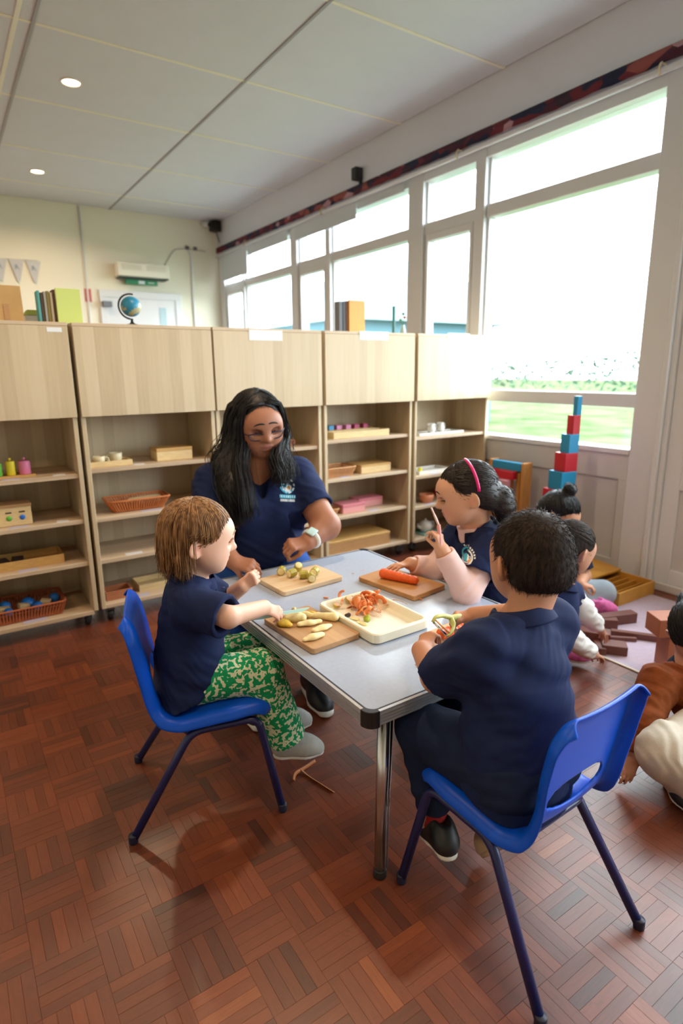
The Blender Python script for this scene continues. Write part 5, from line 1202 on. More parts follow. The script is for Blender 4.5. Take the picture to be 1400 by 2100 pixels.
# rightmost unit
tray('white_tray','white tray under the jug in the rightmost unit',PX(862,895,YS),PX(944,885,YS+.04),YS+.01,YS+.14,.775,.014,'ceramic_white')
def jug(label,px,y,z,h,r):
    x=PX(px,875,y); t=thing('jug',label,'jug',(x,y,z),group='white jugs'); bm=bmesh.new(); add_lathe(bm,[(.0004,.002),(r*.7,0),(r*.95,h*.25),(r,h*.45),(r*.72,h*.8),(r*.85,h),(r*.78,h),(r*.66,h*.8),(r*.9,h*.45),(.0004,.006)],(x,y,z),24,False); link('body',bm_mesh(bm),'ceramic_white',t,smooth=True)
    tube('handle',smooth_path([(x+r*.7,y,z+h*.9),(x+r*1.4,y,z+h*.8),(x+r*1.4,y,z+h*.4),(x+r*.9,y,z+h*.3)],4),.003,'ceramic_white',t,8); prism('spout',[(-r*.82,-.008),(-r*1.25,0),(-r*.82,.008)],z+h*.82,z+h*.99,'ceramic_white',t,T=Matrix.Translation((x,y,0)))
jug('white jug standing left on the tray by the window',884,YS+.07,.782,.062,.028); jug('white jug standing right on the tray by the window',903,YS+.09,.782,.062,.026)
tray('white_tray','white tray of small bits on the second shelf of the rightmost unit',PX(860,960,YS),PX(925,955,YS),YS,YS+.16,.520,.022,'ceramic_white')
o=lathe('yellow_ball',[(max(.016*math.sin(PI*k/8),.0004),.016-.016*math.cos(PI*k/8)) for k in range(9)],(PX(861,948,YS+.06),YS+.06,.527),'pl_yellow',None,14); tag(o,'small yellow toy on the white tray in the rightmost unit','toy')
cup('pink bowl lying on the third shelf of the rightmost unit',874,1010,YS+.05,.315,.055,.05,'orange_bowl',1)
t=thing('toy_car','small red toy on the third shelf of the rightmost unit','toy',(PX(905,985,YS+.15),YS+.15,.315)); xx=PX(905,985,YS+.15); box('body',(xx-.05,xx+.05),(YS+.12,YS+.18),(.321,.36),'red_toy',t,.006,2); box('cab',(xx-.03,xx+.03),(YS+.125,YS+.175),(.36,.39),'red_toy',t,.006,2)
for q in (-.03,.03): o=lathe('wheel',[(.001,0),(.012,0),(.012,.066),(.001,.066)],(0,0,0),'black_plastic',None,14); o.data.transform(Matrix.Translation((xx+q,YS+.183,.327)) @ Matrix.Rotation(PI/2,4,'X')); adopt(o,t)
t=thing('teapot','white teapot on the bottom shelf of the rightmost unit','teapot',(PX(872,1080,YS+.06),YS+.06,.095)); xx=PX(872,1080,YS+.06)
tray('teal_tray','teal tray under the teapot on the bottom shelf',xx-.07,xx+.08,YS-.01,YS+.13,.0955,.012,'teal_tray')
lathe('pot',[(.0004,0),(.03,0),(.05,.03),(.048,.055),(.03,.075),(.0004,.078)],(xx,YS+.06,.102),'ceramic_white',t); lathe('lid_knob',[(.006,.076),(.010,.086),(.006,.094),(.0004,.095)],(xx,YS+.06,.102),'ceramic_white',t,12); tube('spout',smooth_path([(xx-.045,YS+.06,.135),(xx-.07,YS+.055,.15),(xx-.08,YS+.05,.17)],4),[.010]*3+[.008]*3+[.006]*3,'ceramic_white',t,8); tube('handle',smooth_path([(xx+.042,YS+.06,.165),(xx+.075,YS+.06,.16),(xx+.07,YS+.06,.125),(xx+.045,YS+.06,.12)],4),.004,'ceramic_white',t,8)
for px,py,z,w,m,l in ((22,985,.750,.07,'paper_lilac','picture card below the knobbed cylinders'),(120,970,.750,.05,'paper_white','white card at the right end of the cylinder shelf'),(40,1090,.535,.08,'paper_lilac','picture card below the box with dots'),(130,1080,.535,.05,'paper_white','white card right of the box with dots'),(60,1185,.330,.08,'paper_lilac','picture card below the tray of dark pieces'),(75,1288,.0855,.10,'paper_lilac','picture card below the basket of balls'),
     (285,955,.765,.05,'paper_white','white card between the cups and the closed box'),(310,1050,.530,.10,'paper_lilac','picture card below the basket of sticks'),(275,1138,.325,.08,'paper_white','white card on the empty third shelf'),(295,1222,.100,.05,'paper_lilac','picture card at the bottom of the second unit'),(705,985,.572,.07,'paper_lilac','picture card below the tan basket'),(765,1052,.338,.07,'paper_lilac','picture card right of the pink boxes'),(890,972,.520,.08,'paper_lilac','picture card on the second shelf by the window'),(880,1040,.315,.08,'paper_lilac','picture card below the pink bowl')):
    paper(px,py,z,SF+.034,w,m,l)

# ---------------- on top of the shelving
TOP=1.41; YT=SF+.10
t=thing('cardboard_folder','brown cardboard folder standing at the left edge on the shelf top','folder',(PX(20,640,YT),YT,TOP)); a,b=PX(-60,640,YT),PX(48,640,YT); z1=ony(20,585,YT).z; mat('cardboard','#c09a62',.7,noise_amt=.05,noise_scale=20); box('cover',(a,b),(YT,YT+.012),(TOP,z1),'cardboard',t,.002); box('back_cover',(a,b),(YT+.03,YT+.042),(TOP,z1-.01),'cardboard',t,.002); box('spine',(a,a+.01),(YT+.012,YT+.03),(TOP,z1-.01),'cardboard',t,.001)
box('tab',(PX(8,640,YT),PX(20,640,YT)),(YT-.002,YT),(TOP+.01,TOP+.075),'wood_tan',t,0)
mat('page','#d9d2bf',.8)
def book(label,px0,px1,py_top,m,y,depth=.15,tilt=0,group='books on the shelf top'):
    x0,x1=PX(px0,640,y),PX(px1,640,y); z1=ony((px0+px1)/2,py_top,y).z; t=thing('book',label,'book',((x0+x1)/2,y+depth/2,TOP),group=group); e=min(.0022,(x1-x0)*.25)
    box('cover',(x0,x0+e),(y,y+depth),(TOP,z1),m,t,.0005); box('cover',(x1-e,x1),(y,y+depth),(TOP,z1),m,t,.0005); box('spine',(x0+e,x1-e),(y,y+e),(TOP,z1),m,t,.0004); box('pages',(x0+e,x1-e),(y+e,y+depth-.003),(TOP+.002,z1-.003),'page',t,0)
for px0,px1,py,c,l in ((80,85,596,'#5aa7a6','thin teal book at the left of the row'),(86,92,600,'#4b3a2a','dark brown book in the row on the shelf top'),(93,98,598,'#a5a39a','grey book in the row on the shelf top'),(99,105,597,'#8a7a3c','olive book in the row on the shelf top'),(106,111,600,'#c9c0aa','cream book in the row on the shelf top'),(112,117,594,'#6b4a32','brown book beside the lime book'),):
    book(l,px0,px1,py,mat('bk'+c,c,.6),YT-.03,.07)
book('lime green picture book facing front on the shelf top',118,168,592,mat('bk_lime','#cbd97a',.6),YT-.05,.012)
t=thing('toy_house','small green and white toy behind the folder on the shelf top','toy',(PX(64,650,YT+.1),YT+.1,TOP)); xx=PX(66,650,YT+.1); box('walls',(xx-.03,xx+.03),(YT+.08,YT+.14),(TOP,TOP+.04),'ceramic_white',t,.002); prism('roof',[(-.036,0),(.036,0),(.02,.022),(-.02,.022)],-.034,.034,mat('toy_green','#a9b85a',.6),t,T=Matrix.Translation((xx,YT+.11,TOP+.04)) @ Matrix.Rotation(PI/2,4,'X'))
for px0,px1,py,c,l in ((695,702,618,'#6d6f74','grey book standing by the orange book'),(703,709,618,'#4d5158','dark grey book standing by the orange book'),(710,715,617,'#8a5a3c','brown book standing by the orange book')): book(l,px0,px1,py,mat('bk'+c,c,.6),YT-.02,.045)
book('orange picture book facing front on the shelf top',716,748,616,mat('bk_orange','#e0a95a',.6),YT-.03,.014)
# globe
g=ony(268,627,YT); r=.047; mat('globe_sea','#2f86a8',.35,noise_amt=.0); 
m=MATS['globe_sea']; nt=m.node_tree; b=nt.nodes['Principled BSDF']; tc=nt.nodes.new('ShaderNodeTexCoord'); tn=nt.nodes.new('ShaderNodeTexNoise'); tn.inputs['Scale'].default_value=22; nt.links.new(tc.outputs['Object'],tn.inputs['Vector']); cr=nt.nodes.new('ShaderNodeValToRGB'); cr.color_ramp.interpolation='CONSTANT'; cr.color_ramp.elements[0].color=C('#2a83a6'); e=cr.color_ramp.elements[1]; e.position=.58; e.color=C('#a7a27e'); nt.links.new(tn.outputs['Fac'],cr.inputs[0]); nt.links.new(cr.outputs[0],b.inputs['Base Color'])
t=thing('globe','small blue desk globe on a black stand on the shelf top','globe',(g.x,YT,TOP)); r=.046; gz=TOP+.030+r+.012
sp=lathe('sphere',[(max(r*math.sin(PI*k/20),.0004),gz-r*math.cos(PI*k/20)) for k in range(21)],(g.x,YT,0),'globe_sea',t,32)
arc=[Vector((g.x-(r+.010)*math.sin(a)*1.0,YT,gz+(r+.010)*math.cos(a))) for a in [(-.25)+k*(PI+.15)/18 for k in range(19)]]; tube('meridian_arm',arc,.0042,'black_plastic',t,8)
lathe('stand',[(.0004,0),(.040,0),(.040,.005),(.012,.012),(.006,.02),(.006,.034)],(g.x,YT,TOP),'black_plastic',t)
# little vase with a sprig
xx=PX(826,650,YT); t=thing('flower_vase','little glass vase with a sprig by the window on the shelf top','vase',(xx,YT,TOP)); lathe('vase',[(.0004,0),(.014,0),(.018,.02),(.010,.045),(.012,.055),(.009,.055),(.007,.045),(.0004,.004)],(xx,YT,TOP),mat('vase_glass','#b9d3d2',.15),t)
for dx,dz,c in ((.015,.10,'#c07a68'),(-.018,.085,'#6f9a78'),(.004,.12,'#6f9a78')):
    s=tube('stem',[(xx,YT,TOP+.04),(xx+dx*.6,YT,TOP+dz*.75),(xx+dx,YT,TOP+dz)],.0014,mat('stem_green','#5c8a6a',.7),t,6); o=lathe('blossom',[(.0004,-.008),(.009,-.004),(.011,.002),(.006,.008),(.0004,.009)],(xx+dx,YT,TOP+dz),mat('bl'+c,c,.7),None,10); o.parent=s
o=box('slim_stand',(PX(806,640,YT),PX(809,640,YT)),(YT-.01,YT+.01),(TOP,ony(807,628,YT).z),mat('teal_post','#4f8a8a',.5),None,.001); tag(o,'thin teal upright stick next to the little vase','stick')

# ================================================================== FAR WALL, RAILS AND FITTINGS
mat('aircon','#e6e2d2',.45); mat('dark_slot','#3c4a46',.6)
t=thing('heater_unit','cream wall air heater above the far door','heater',(2.16,FAR-.09,2.24)); box('casing',(1.87,2.46),(FAR-.18,FAR-.001),(2.262,2.41),'aircon',t,.012,3); box('outlet',(1.89,2.45),(FAR-.175,FAR-.01),(2.248,2.262),'dark_slot',t,.002)
for a in (1.92,2.20):
    for k in range(5): box('grille_slat',(a,a+.22),(FAR-.185,FAR-.178),(2.335+.012*k,2.341+.012*k),'page',t,0)
t=thing('exit_sign','green running-man exit sign under the air heater','sign',(2.16,FAR-.06,2.19)); box('panel',(1.97,2.34),(FAR-.09,FAR-.07),(2.188,2.242),mat('exit_green','#2f8a5c',.5),t,.002); box('pictogram',(2.12,2.19),(FAR-.0915,FAR-.09),(2.197,2.233),'print_white',t,0); box('arrow',(2.23,2.30),(FAR-.0915,FAR-.09),(2.211,2.219),'print_white',t,0); box('bracket',(1.99,2.02),(FAR-.07,FAR-.001),(2.20,2.23),'aircon',t,0)
d=thing('door_2','white flush door with a frame in the far wall','door',(2.15,FAR,0)); tag(d,kind='structure')
box('leaf',(1.76,2.56),(FAR-.02,FAR-.001),(0,2.04),'white_frame',d,.002); box('vision_pane',(2.36,2.44),(FAR-.024,FAR-.02),(1.45,1.95),mat('pane_blue','#a9c4cc',.15),d,0); 
for a,b_,p,q in ((1.68,1.76,0,2.04),(2.56,2.64,0,2.04),(1.68,2.64,2.04,2.12)): box('frame',(a,b_),(FAR-.03,FAR-.001),(p,q),'white_frame',d,.003)
box('closer_box',(1.70,1.80),(FAR-.10,FAR-.03),(1.93,1.99),'caster_grey',d,.004)
tag(tube('cable_conduit',[(1.56,FAR-.012,0),(1.56,FAR-.012,CEIL-.02)],.010,'white_frame',None,10),'slim vertical conduit on the far wall left of the door','conduit')
tag(tube('heater_cable',smooth_path([(2.47,FAR-.01,2.44),(2.58,FAR-.01,2.60),(2.66,FAR-.01,2.64),(2.82,FAR-.01,2.65),(3.0,FAR-.01,2.64)],4),.006,mat('cable_grey','#b5b2aa',.6),None,6),'thin grey cable running from the heater to the corner','cable')
tag(tube('wall_pipe',[(2.80,FAR-.012,0),(2.80,FAR-.012,2.58),(2.76,FAR-.012,2.66)],.012,'white_frame',None,8),'thin white pipe on the far wall near the window corner','pipe')
for x,l in ((2.76,'left small grey clamp on the far wall pipe'),(2.86,'right small grey clamp on the far wall pipe')): tag(obox('pipe_clamp',(x,FAR-.02,2.66),(.04,.03,.04),.3,'caster_grey',None,.004),l,'clamp')
tag(box('notice',(1.53,1.60),(FAR-.006,FAR-.001),(1.98,2.12),mat('notice_red','#c06058',.6),None,0),'small red notice on the far wall beside the conduit','notice')
t=thing('security_camera','white bullet camera with a black lens in the far corner','camera',(3.0,FAR-.05,2.93)); tube('barrel',[(2.97,FAR-.02,2.95),(3.0,FAR-.16,2.92)],.028,'white_frame',t,14); tube('lens',[(3.0,FAR-.155,2.921),(3.003,FAR-.17,2.918)],.024,'black_plastic',t,14)
t=thing('corner_speaker','black box speaker in the far corner under the ceiling','speaker',(3.10,FAR-.12,2.93)); obox('cabinet',(3.085,FAR-.14,2.915),(.10,.12,.12),.4,'black_plastic',t,.008,2); tube('bracket',[(3.10,FAR-.12,2.86),(3.14,FAR-.12,2.74)],.007,'black_plastic',t,8); obox('grille',(3.062,FAR-.196,2.915),(.08,.006,.10),.4,'caster_black',t,.002)
t=thing('wall_speaker','small black box speaker above the valance','speaker',(W-.05,4.405,2.70)); obox('cabinet',(W-.045,4.405,2.765),(.075,.07,.095),0,'black_plastic',t,.008,2); obox('bracket',(W-.01,4.405,2.72),(.02,.03,.05),0,'black_plastic',t,.002)
# bunting
s=thing('bunting','string of pale triangle flags on the far wall','bunting',(.7,FAR-.02,2.36)); tube('string',[(.2,FAR-.012,2.385),(.65,FAR-.012,2.365),(1.09,FAR-.012,2.375)],.003,'cable_grey',s,6); mat('flag_cloth','#c3c5c6',.8,noise_amt=.05,noise_scale=20); mat('flag_print','#8f9aa4',.8)
for k,x in enumerate((.36,.54,.72,.88,1.04)):
    f=prism('flag',[(-.072,0),(.072,0),(.012,-.22),(-.012,-.22)],-.0015,.0015,'flag_cloth',s,T=Matrix.Translation((x,FAR-.016,2.368)) @ Matrix.Rotation(PI/2,4,'X')); o=prism('letter_print',[(-.02,-.05),(.0,-.05),(.022,-.10),(.012,-.10),(.004,-.085),(-.008,-.085),(-.014,-.10),(-.024,-.10)],.002,.0025,'flag_print',None,T=Matrix.Translation((x,FAR-.0165,2.368)) @ Matrix.Rotation(PI/2,4,'X')); o.parent=f
# patterned valance, blind pole and roller blinds
def valance():
    m=bpy.data.materials.new('valance_print'); m.use_nodes=True; nt=m.node_tree; n=nt.nodes; L=nt.links; b=n['Principled BSDF']; b.inputs['Roughness'].default_value=.9
    tc=n.new('ShaderNodeTexCoord'); v=n.new('ShaderNodeTexVoronoi'); v.inputs['Scale'].default_value=15; mp=n.new('ShaderNodeMapping'); mp.inputs['Scale'].default_value=(1,.7,1.3); L.new(tc.outputs['Object'],mp.inputs[0]); L.new(mp.outputs[0],v.inputs['Vector'])
    sp=n.new('ShaderNodeSeparateColor'); L.new(v.outputs['Color'],sp.inputs[0]); cr=n.new('ShaderNodeValToRGB'); cr.color_ramp.interpolation='CONSTANT'; e=cr.color_ramp.elements; e[0].color=C('#1f2440'); e[1].position=.3; e[1].color=C('#6d2a36')
    for p,c in ((.55,'#4a2234'),(.72,'#93504a'),(.86,'#3a2a3a'),(.94,'#b9909a')): q=cr.color_ramp.elements.new(p); q.color=C(c)
    L.new(sp.outputs[0],cr.inputs[0]); L.new(cr.outputs[0],b.inputs['Base Color']); MATS['valance_print']=m
valance()
bm=bmesh.new(); n=150; top=[];bot=[]
for i in range(n+1):
    y=.2+(FAR-.24)*i/n; wv=.006*math.sin(i*1.7)+.004*math.sin(i*.63); top.append(bm.verts.new((W-.035,y,2.688))); bot.append(bm.verts.new((W-.035-wv-.004,y,2.622)))
for i in range(n): bm.faces.new((top[i],top[i+1],bot[i+1],bot[i]))
o=link('curtain_valance',bm_mesh(bm),'valance_print',None,smooth=True); md=o.modifiers.new('t','SOLIDIFY'); md.thickness=.006; tag(o,'red and navy patterned fabric valance above the windows','valance')
t=thing('blind_pole','white pole with brackets running below the valance','pole',(W-.05,3.8,2.58)); tube('rod',[(W-.045,.2,2.585),(W-.045,FAR-.06,2.585)],.015,'white_frame',t,12)
for y in (1.86,3.23,4.95,6.6): tube('bracket',smooth_path([(W,y,2.62),(W-.05,y,2.62),(W-.066,y,2.59),(W-.055,y,2.565)],4),.006,'ceramic_cream',t,6)
mat('blind_cloth','#cfd5da',.8)
for y0,y1,z,l in ((6.62,7.36,2.30,'grey roller blind half lowered in the far window bay'),(5.66,6.60,2.49,'grey roller blind barely lowered beside the far bay'),(4.45,5.5,2.455,'grey roller blind over the middle bay'),(3.82,4.43,2.52,'grey roller blind rolled up over the near part of the middle bay')):
    t=thing('roller_blind',l,'blind',(W-.02,(y0+y1)/2,z),group='roller blinds along the window wall'); box('cloth',(W-.022,W-.020),(y0,y1),(z,2.575),'blind_cloth',t,0); box('bottom_bar',(W-.027,W-.015),(y0,y1),(z-.014,z),'blind_cloth',t,.002)

# ================================================================== ON THE TABLE
laminate('board_pale','#c9a67e','#d9ba92','#e3cba8','X',.5,.03); laminate('board_mid','#a9835c','#bd9468','#cba57a','Y',.5,.03); laminate('board_warm','#a8763f','#bf8a50','#cc9c64','X',.5,.04)
mat('banana_peel','#c9a52a',.5,noise_amt=.25,noise_scale=40); mat('banana_olive','#a79a3a',.5,noise_amt=.25,noise_scale=40); mat('banana_flesh','#ecdca4',.5,noise_amt=.08,noise_scale=60); mat('carrot','#e8601a',.45,noise_amt=.1,noise_scale=50,bump=.2,bump_scale=150); mat('peel_orange','#e88a4e',.5,noise_amt=.15,noise_scale=60); mat('peel_pale','#e8b078',.5); mat('tray_cream','#efecd6',.4); mat('knife_teal','#b4dcd6',.35); mat('peeler_lime','#c9cc72',.4); mat('steel','#c8c8c8',.2,1.)
def fitrect(pxs,z):
    p=[onz(x,y,z) for x,y in pxs]; c=sum(p,Vector())/4; u=((p[2]-p[1])+(p[3]-p[0]))/2; v=((p[0]-p[1])+(p[3]-p[2]))/2; a=math.atan2(u.y,u.x); return c,u.length,v.length,a
def chopping_board(label,pxs,m,th=.016):
    c,w,h,a=fitrect(pxs,TZ+th); bm=bmesh.new(); add_prism(bm,rrect(-w/2,w/2,-h/2,h/2,.010),0,th); bmesh.ops.bevel(bm,geom=list(bm.edges),offset=.0015,segments=1,affect='EDGES'); bm.transform(Matrix.Translation((c.x,c.y,TZ+.0008)) @ Matrix.Rotation(a,4,'Z')); o=link('chopping_board',bm_mesh(bm),m); return tag(o,label,'chopping board',group='wooden chopping boards')
chopping_board('pale chopping board with banana chunks in front of the woman',[(538,1187),(572,1215),(700,1185),(652,1155)],'board_pale'); chopping_board('tan chopping board with peeled banana by the toddler',[(540,1268),(640,1333),(735,1300),(635,1240)],'board_mid'); chopping_board('warm brown chopping board under the whole carrot',[(738,1180),(845,1228),(912,1198),(800,1163)],'board_warm'); chopping_board('chopping board under the boy\'s carrot',[(876,1296),(930,1326),(1022,1286),(966,1258)],'board_pale')
# cream tray with raised rim
c,w,h,a=fitrect([(652,1237),(766,1305),(875,1272),(765,1205)],TZ+.03); T_=Matrix.Translation((c.x,c.y,TZ+.0008)) @ Matrix.Rotation(a,4,'Z')
bm=bmesh.new(); rings=[]
for ins,z in ((.008,0),(0,.004),(0,.027),(.003,.030),(.010,.030),(.013,.027),(.018,.009),(.030,.006)): rings.append([bm.verts.new((x,y,z)) for x,y in rrect(-w/2+ins,w/2-ins,-h/2+ins,h/2-ins,max(.022-ins*.6,.006),5)])
for A_,B_ in zip(rings,rings[1:]):
    for k in range(len(A_)): bm.faces.new((A_[k],A_[(k+1)%len(A_)],B_[(k+1)%len(A_)],B_[k]))
bm.faces.new(rings[0][::-1]); bm.faces.new(rings[-1]); bm.transform(T_); bmesh.ops.recalc_face_normals(bm,faces=bm.faces); tag(link('peelings_tray',bm_mesh(bm),'tray_cream',smooth=False),'cream plastic tray heaped with carrot peelings in the table middle','tray')
BZ=TZ+.0175
def chunk(label,px,py,yaw,r=.0145,l=.028,tilt=0.,z=BZ,peel='banana_olive'):
    p=onz(px,py,z+r); t=thing('banana_chunk',label,'banana',(p.x,p.y,z),group='banana chunks on the far board'); Tm=Matrix.Translation((p.x,p.y,z+r if abs(tilt)<.5 else z+l/2)) @ Matrix.Rotation(yaw,4,'Z') @ Matrix.Rotation(PI/2+tilt,4,'Y')
    bm=bmesh.new(); add_lathe(bm,[(r*.98,-l/2),(r*1.02,-l/4),(r*1.02,l/4),(r*.98,l/2)],(0,0,0),10); bm.transform(Tm); link('peel',bm_mesh(bm),peel,t,smooth=False)
    for s in (-1,1):
        bm=bmesh.new(); add_lathe(bm,[(.0004,s*(l/2+.0022)),(r*.55,s*(l/2+.0018)),(r*.84,s*(l/2+.0002))],(0,0,0),12,False); bm.transform(Tm); link('cut_face',bm_mesh(bm),'banana_flesh',t,smooth=True)
for (px,py,yw,ti),l in zip(((577,1170,.9,0),(598,1175,.2,0),(611,1163,1.4,.9),(622,1178,-.3,0),(645,1172,.7,0),(638,1184,1.2,0)),('leftmost banana chunk on the far board','second banana chunk from the left on the far board','banana chunk standing upright at the back of the far board','banana chunk in the front middle of the far board','rightmost banana chunk on the far board','olive banana chunk nearest the tray on the far board')): chunk(l,px,py,yw,tilt=ti)
def lump(name,label,cat,pts,rs,m,flat=None,group=None,h=.0022,fold=.0026):
    S=SDF(h); S.chain([Vector(p) for p in pts],rs,.008,flat); S.fold(folds(fold,62,((1,.4,.3),(-.3,1,.5)),len(label)*.37)); o=link(name,S.mesh(name),m); return tag(o,label,cat,group=group)
Zt=Vector((0,0,1)); Q=lambda px,py,dz: onz(px,py,BZ+dz)
lump('banana_piece','thick peeled banana end under the toddler\'s knife','banana',[Q(588,1266,.014),Q(606,1264,.014),Q(620,1266,.013)],[.013,.016,.012],'banana_flesh')
lump('banana_peel','yellow peel hanging on the banana by the toddler\'s hand','banana peel',[Q(572,1272,.010),Q(582,1277,.008),Q(594,1281,.006)],[.012,.016,.010],'banana_peel',(Zt,.55))
lump('banana_piece','long banana strip with yellow edge on the tan board','banana',[Q(622,1259,.009),Q(650,1262,.009),Q(686,1265,.012)],[.008,.008,.013],'banana_flesh'); lump('banana_peel','thin yellow peel strip along the banana on the tan board','banana peel',[Q(615,1256,.012),Q(640,1257,.012),Q(664,1260,.011)],[.005,.006,.004],'banana_peel',(Zt,.6))
lump('banana_piece','ragged banana slice in the middle of the tan board','banana',[Q(615,1280,.007),Q(634,1277,.008),Q(654,1274,.007)],[.010,.011,.010],'banana_flesh',(Zt,.6)); lump('banana_piece','flat banana slice on the right of the tan board','banana',[Q(646,1292,.005),Q(662,1287,.006),Q(674,1283,.005)],[.011,.012,.010],'banana_flesh',(Zt,.5)); lump('banana_piece','banana slice nearest the camera on the tan board','banana',[Q(626,1311,.005),Q(642,1306,.007),Q(658,1301,.006)],[.009,.012,.011],'banana_flesh',(Zt,.6))
lump('banana_piece','small banana tip standing behind the knife','banana',[Q(602,1250,.006),Q(604,1248,.026)],[.007,.005],'banana_flesh')
# table knife in the toddler's hand
k0,k1,k2=J(508,1270,1.60),J(578,1257,1.635),J(634,1247,1.71); t=thing('table_knife','pale teal plastic knife in the toddler\'s hand','knife',k1); tube('handle',smooth_path([k0,k0.lerp(k1,.5),k1],4),[.006]*3+[.0075]*3+[.006]*3,'knife_teal',t,10,flat=.7)
bl=(k2-k1).normalized(); up=Vector((0,0,1)); bm=bmesh.new(); vs=[]
for s,w0,w1 in ((0,.006,-.003),(.75,.007,-.003),(1,.0,-.002)):
    c=k1.lerp(k2,s); sd=bl.cross(up).normalized()*.0012; vs.append([bm.verts.new(c+up*w1*-1+sd),bm.verts.new(c+up*w1*-1-sd),bm.verts.new(c-up*w0-sd*.3),bm.verts.new(c-up*w0+sd*.3)])
for A_,B_ in zip(vs,vs[1:]):
    for k in range(4): bm.faces.new((A_[k],A_[(k+1)%4],B_[(k+1)%4],B_[k]))
bm.faces.new(vs[0][::-1]); bm.faces.new(vs[-1]); link('blade',bm_mesh(bm),'knife_teal',t)
# carrots
def carrot(label,p0,p1,r0,r1): 
    S=SDF(.0022); S.cone(p0,p1,r0,r1,.006); S.cone(p1,Vector(p1)+(Vector(p1)-Vector(p0)).normalized()*r1*.8,r1*.85,r1*.3,.006); S.fold(lambda P:.0006*np.sin((P@A3((Vector(p1)-Vector(p0)).normalized()))*420)); tag(link('carrot',S.mesh('carrot'),'carrot'),label,'carrot')
carrot('whole peeled carrot on the warm brown board',Q(787,1176,.017),Q(850,1190,.014),.0175,.0135); carrot('carrot being peeled under the boy\'s hands',Q(905,1300,.014),Q(988,1276,.011),.015,.010)
# heap in the tray
c0=onz(742,1238,TZ+.008); zz=TZ+.0075
def ribbon(name,label,cat,path,w,m,group,th=.0008,parent=None):
    bm=bmesh.new(); A_=[]
    for (p,n,b) in frames(path): A_.append([bm.verts.new(p+b*w/2),bm.verts.new(p-b*w/2)])
    for x,y in zip(A_,A_[1:]): bm.faces.new((x[0],x[1],y[1],y[0]))
    o=link(name,bm_mesh(bm),m,parent,smooth=True); md=o.modifiers.new('t','SOLIDIFY'); md.thickness=th
    return tag(o,label,cat,group=group)
for i in range(46):
    px=random.gauss(742,20); py=random.gauss(1236,9); px=min(max(px,700),790); py=min(max(py,1216),1256); p=onz(px,py,zz+random.uniform(.006,.030)); R0=random.uniform(.008,.017); a0=random.uniform(0,6.3); turn=random.uniform(2.2,5.5); ax=Vector((random.gauss(0,1),random.gauss(0,1),random.gauss(0,.4))).normalized(); u=ax.orthogonal().normalized(); v=ax.cross(u); pts=[]
    for k in range(11): a_=a0+turn*k/10; q=p+u*R0*math.cos(a_)+v*R0*math.sin(a_)+ax*.012*(k/10-.5); q.z=max(q.z,zz+.002); pts.append(q)
    ribbon('carrot_peeling','curled orange carrot peeling in the heap on the cream tray','peeling',pts,random.uniform(.009,.015),'peel_orange' if random.random()<.75 else 'peel_pale','carrot peelings heaped in the tray')
for k,(a_,b_,l) in enumerate((((770,1252),(812,1246),'long pale peeling curving across the tray floor'),((785,1236),(835,1240),'long peeling lying along the right side of the tray'),((745,1258),(782,1262),'short pale peeling in front of the heap'))):
    p0,p1=onz(*a_,zz+.004),onz(*b_,zz+.004); mid=p0.lerp(p1,.5)+Vector((.012,.012,.006)); ribbon('carrot_peeling',l,'peeling',smooth_path([p0,mid,p1],5),.007,'peel_pale','carrot peelings heaped in the tray')
def disc(label,px,py,r,m,m2,z,tilt=(0,0)):
    p=onz(px,py,z+.006); t=thing('vegetable_slice',label,'vegetable slice',(p.x,p.y,z),group='slices in the tray'); Tm=Matrix.Translation((p.x,p.y,z+.010)) @ Matrix.Rotation(tilt[0],4,'X') @ Matrix.Rotation(tilt[1],4,'Y')
    bm=bmesh.new(); add_lathe(bm,[(r*.96,-.003),(r,0),(r*.96,.003)],(0,0,0),18); bm.transform(Tm); link('rind',bm_mesh(bm),m,t); bm=bmesh.new(); add_lathe(bm,[(.0004,.0036),(r*.84,.0033)],(0,0,0),18,False); bm.transform(Tm); link('flesh',bm_mesh(bm),m2,t)
disc('browned banana slice at the left of the peelings',717,1231,.0145,'banana_peel','peel_pale',zz+.006,(.5,.2)); disc('round carrot slice in front of the peelings',739,1247,.012,'peel_orange','peel_orange',zz+.004,(.7,0)); disc('dark rimmed slice at the back of the peelings',756,1226,.013,'banana_olive','peel_pale',zz+.010,(.5,-.2)); disc('yellow cut end at the left of the tray',690,1244,.010,'banana_peel','peel_pale',zz,(.2,.1))
lump('pear_end','green and yellow fruit end at the front of the tray','fruit end',[onz(752,1268,zz+.010),onz(753,1264,zz+.016)],[.011,.007],mat('lime_skin','#9aa52e',.5,noise_amt=.2,noise_scale=60)); lump('banana_tip','dark banana tip at the front left of the tray','banana tip',[onz(709,1262,zz+.006),onz(715,1261,zz+.006)],[.005,.006],'dark_content')
for px,py,l in ((727,1268,'pale banana scrap at the front of the tray'),(742,1277,'small yellow banana scrap near the tray rim')): lump('banana_scrap',l,'banana scrap',[onz(px-7,py-2,zz+.004),onz(px+7,py+2,zz+.004)],[.004,.006],'banana_flesh',(Zt,.6))
for px,py,l in ((668,1225,'orange crumb left of the tray'),(744,1169,'orange crumb behind the carrot board'),(735,1186,'orange crumb beside the carrot board corner'),(855,1363,'orange crumb near the table front edge'),(860,1228,'orange crumb right of the carrot board'),(722,1175,'pale orange crumb between the boards')): lump('carrot_crumb',l,'crumb',[onz(px-3,py,TZ+.003),onz(px+3,py+1,TZ+.003)],[.0025,.003],'peel_orange',(Zt,.6),h=.0012)
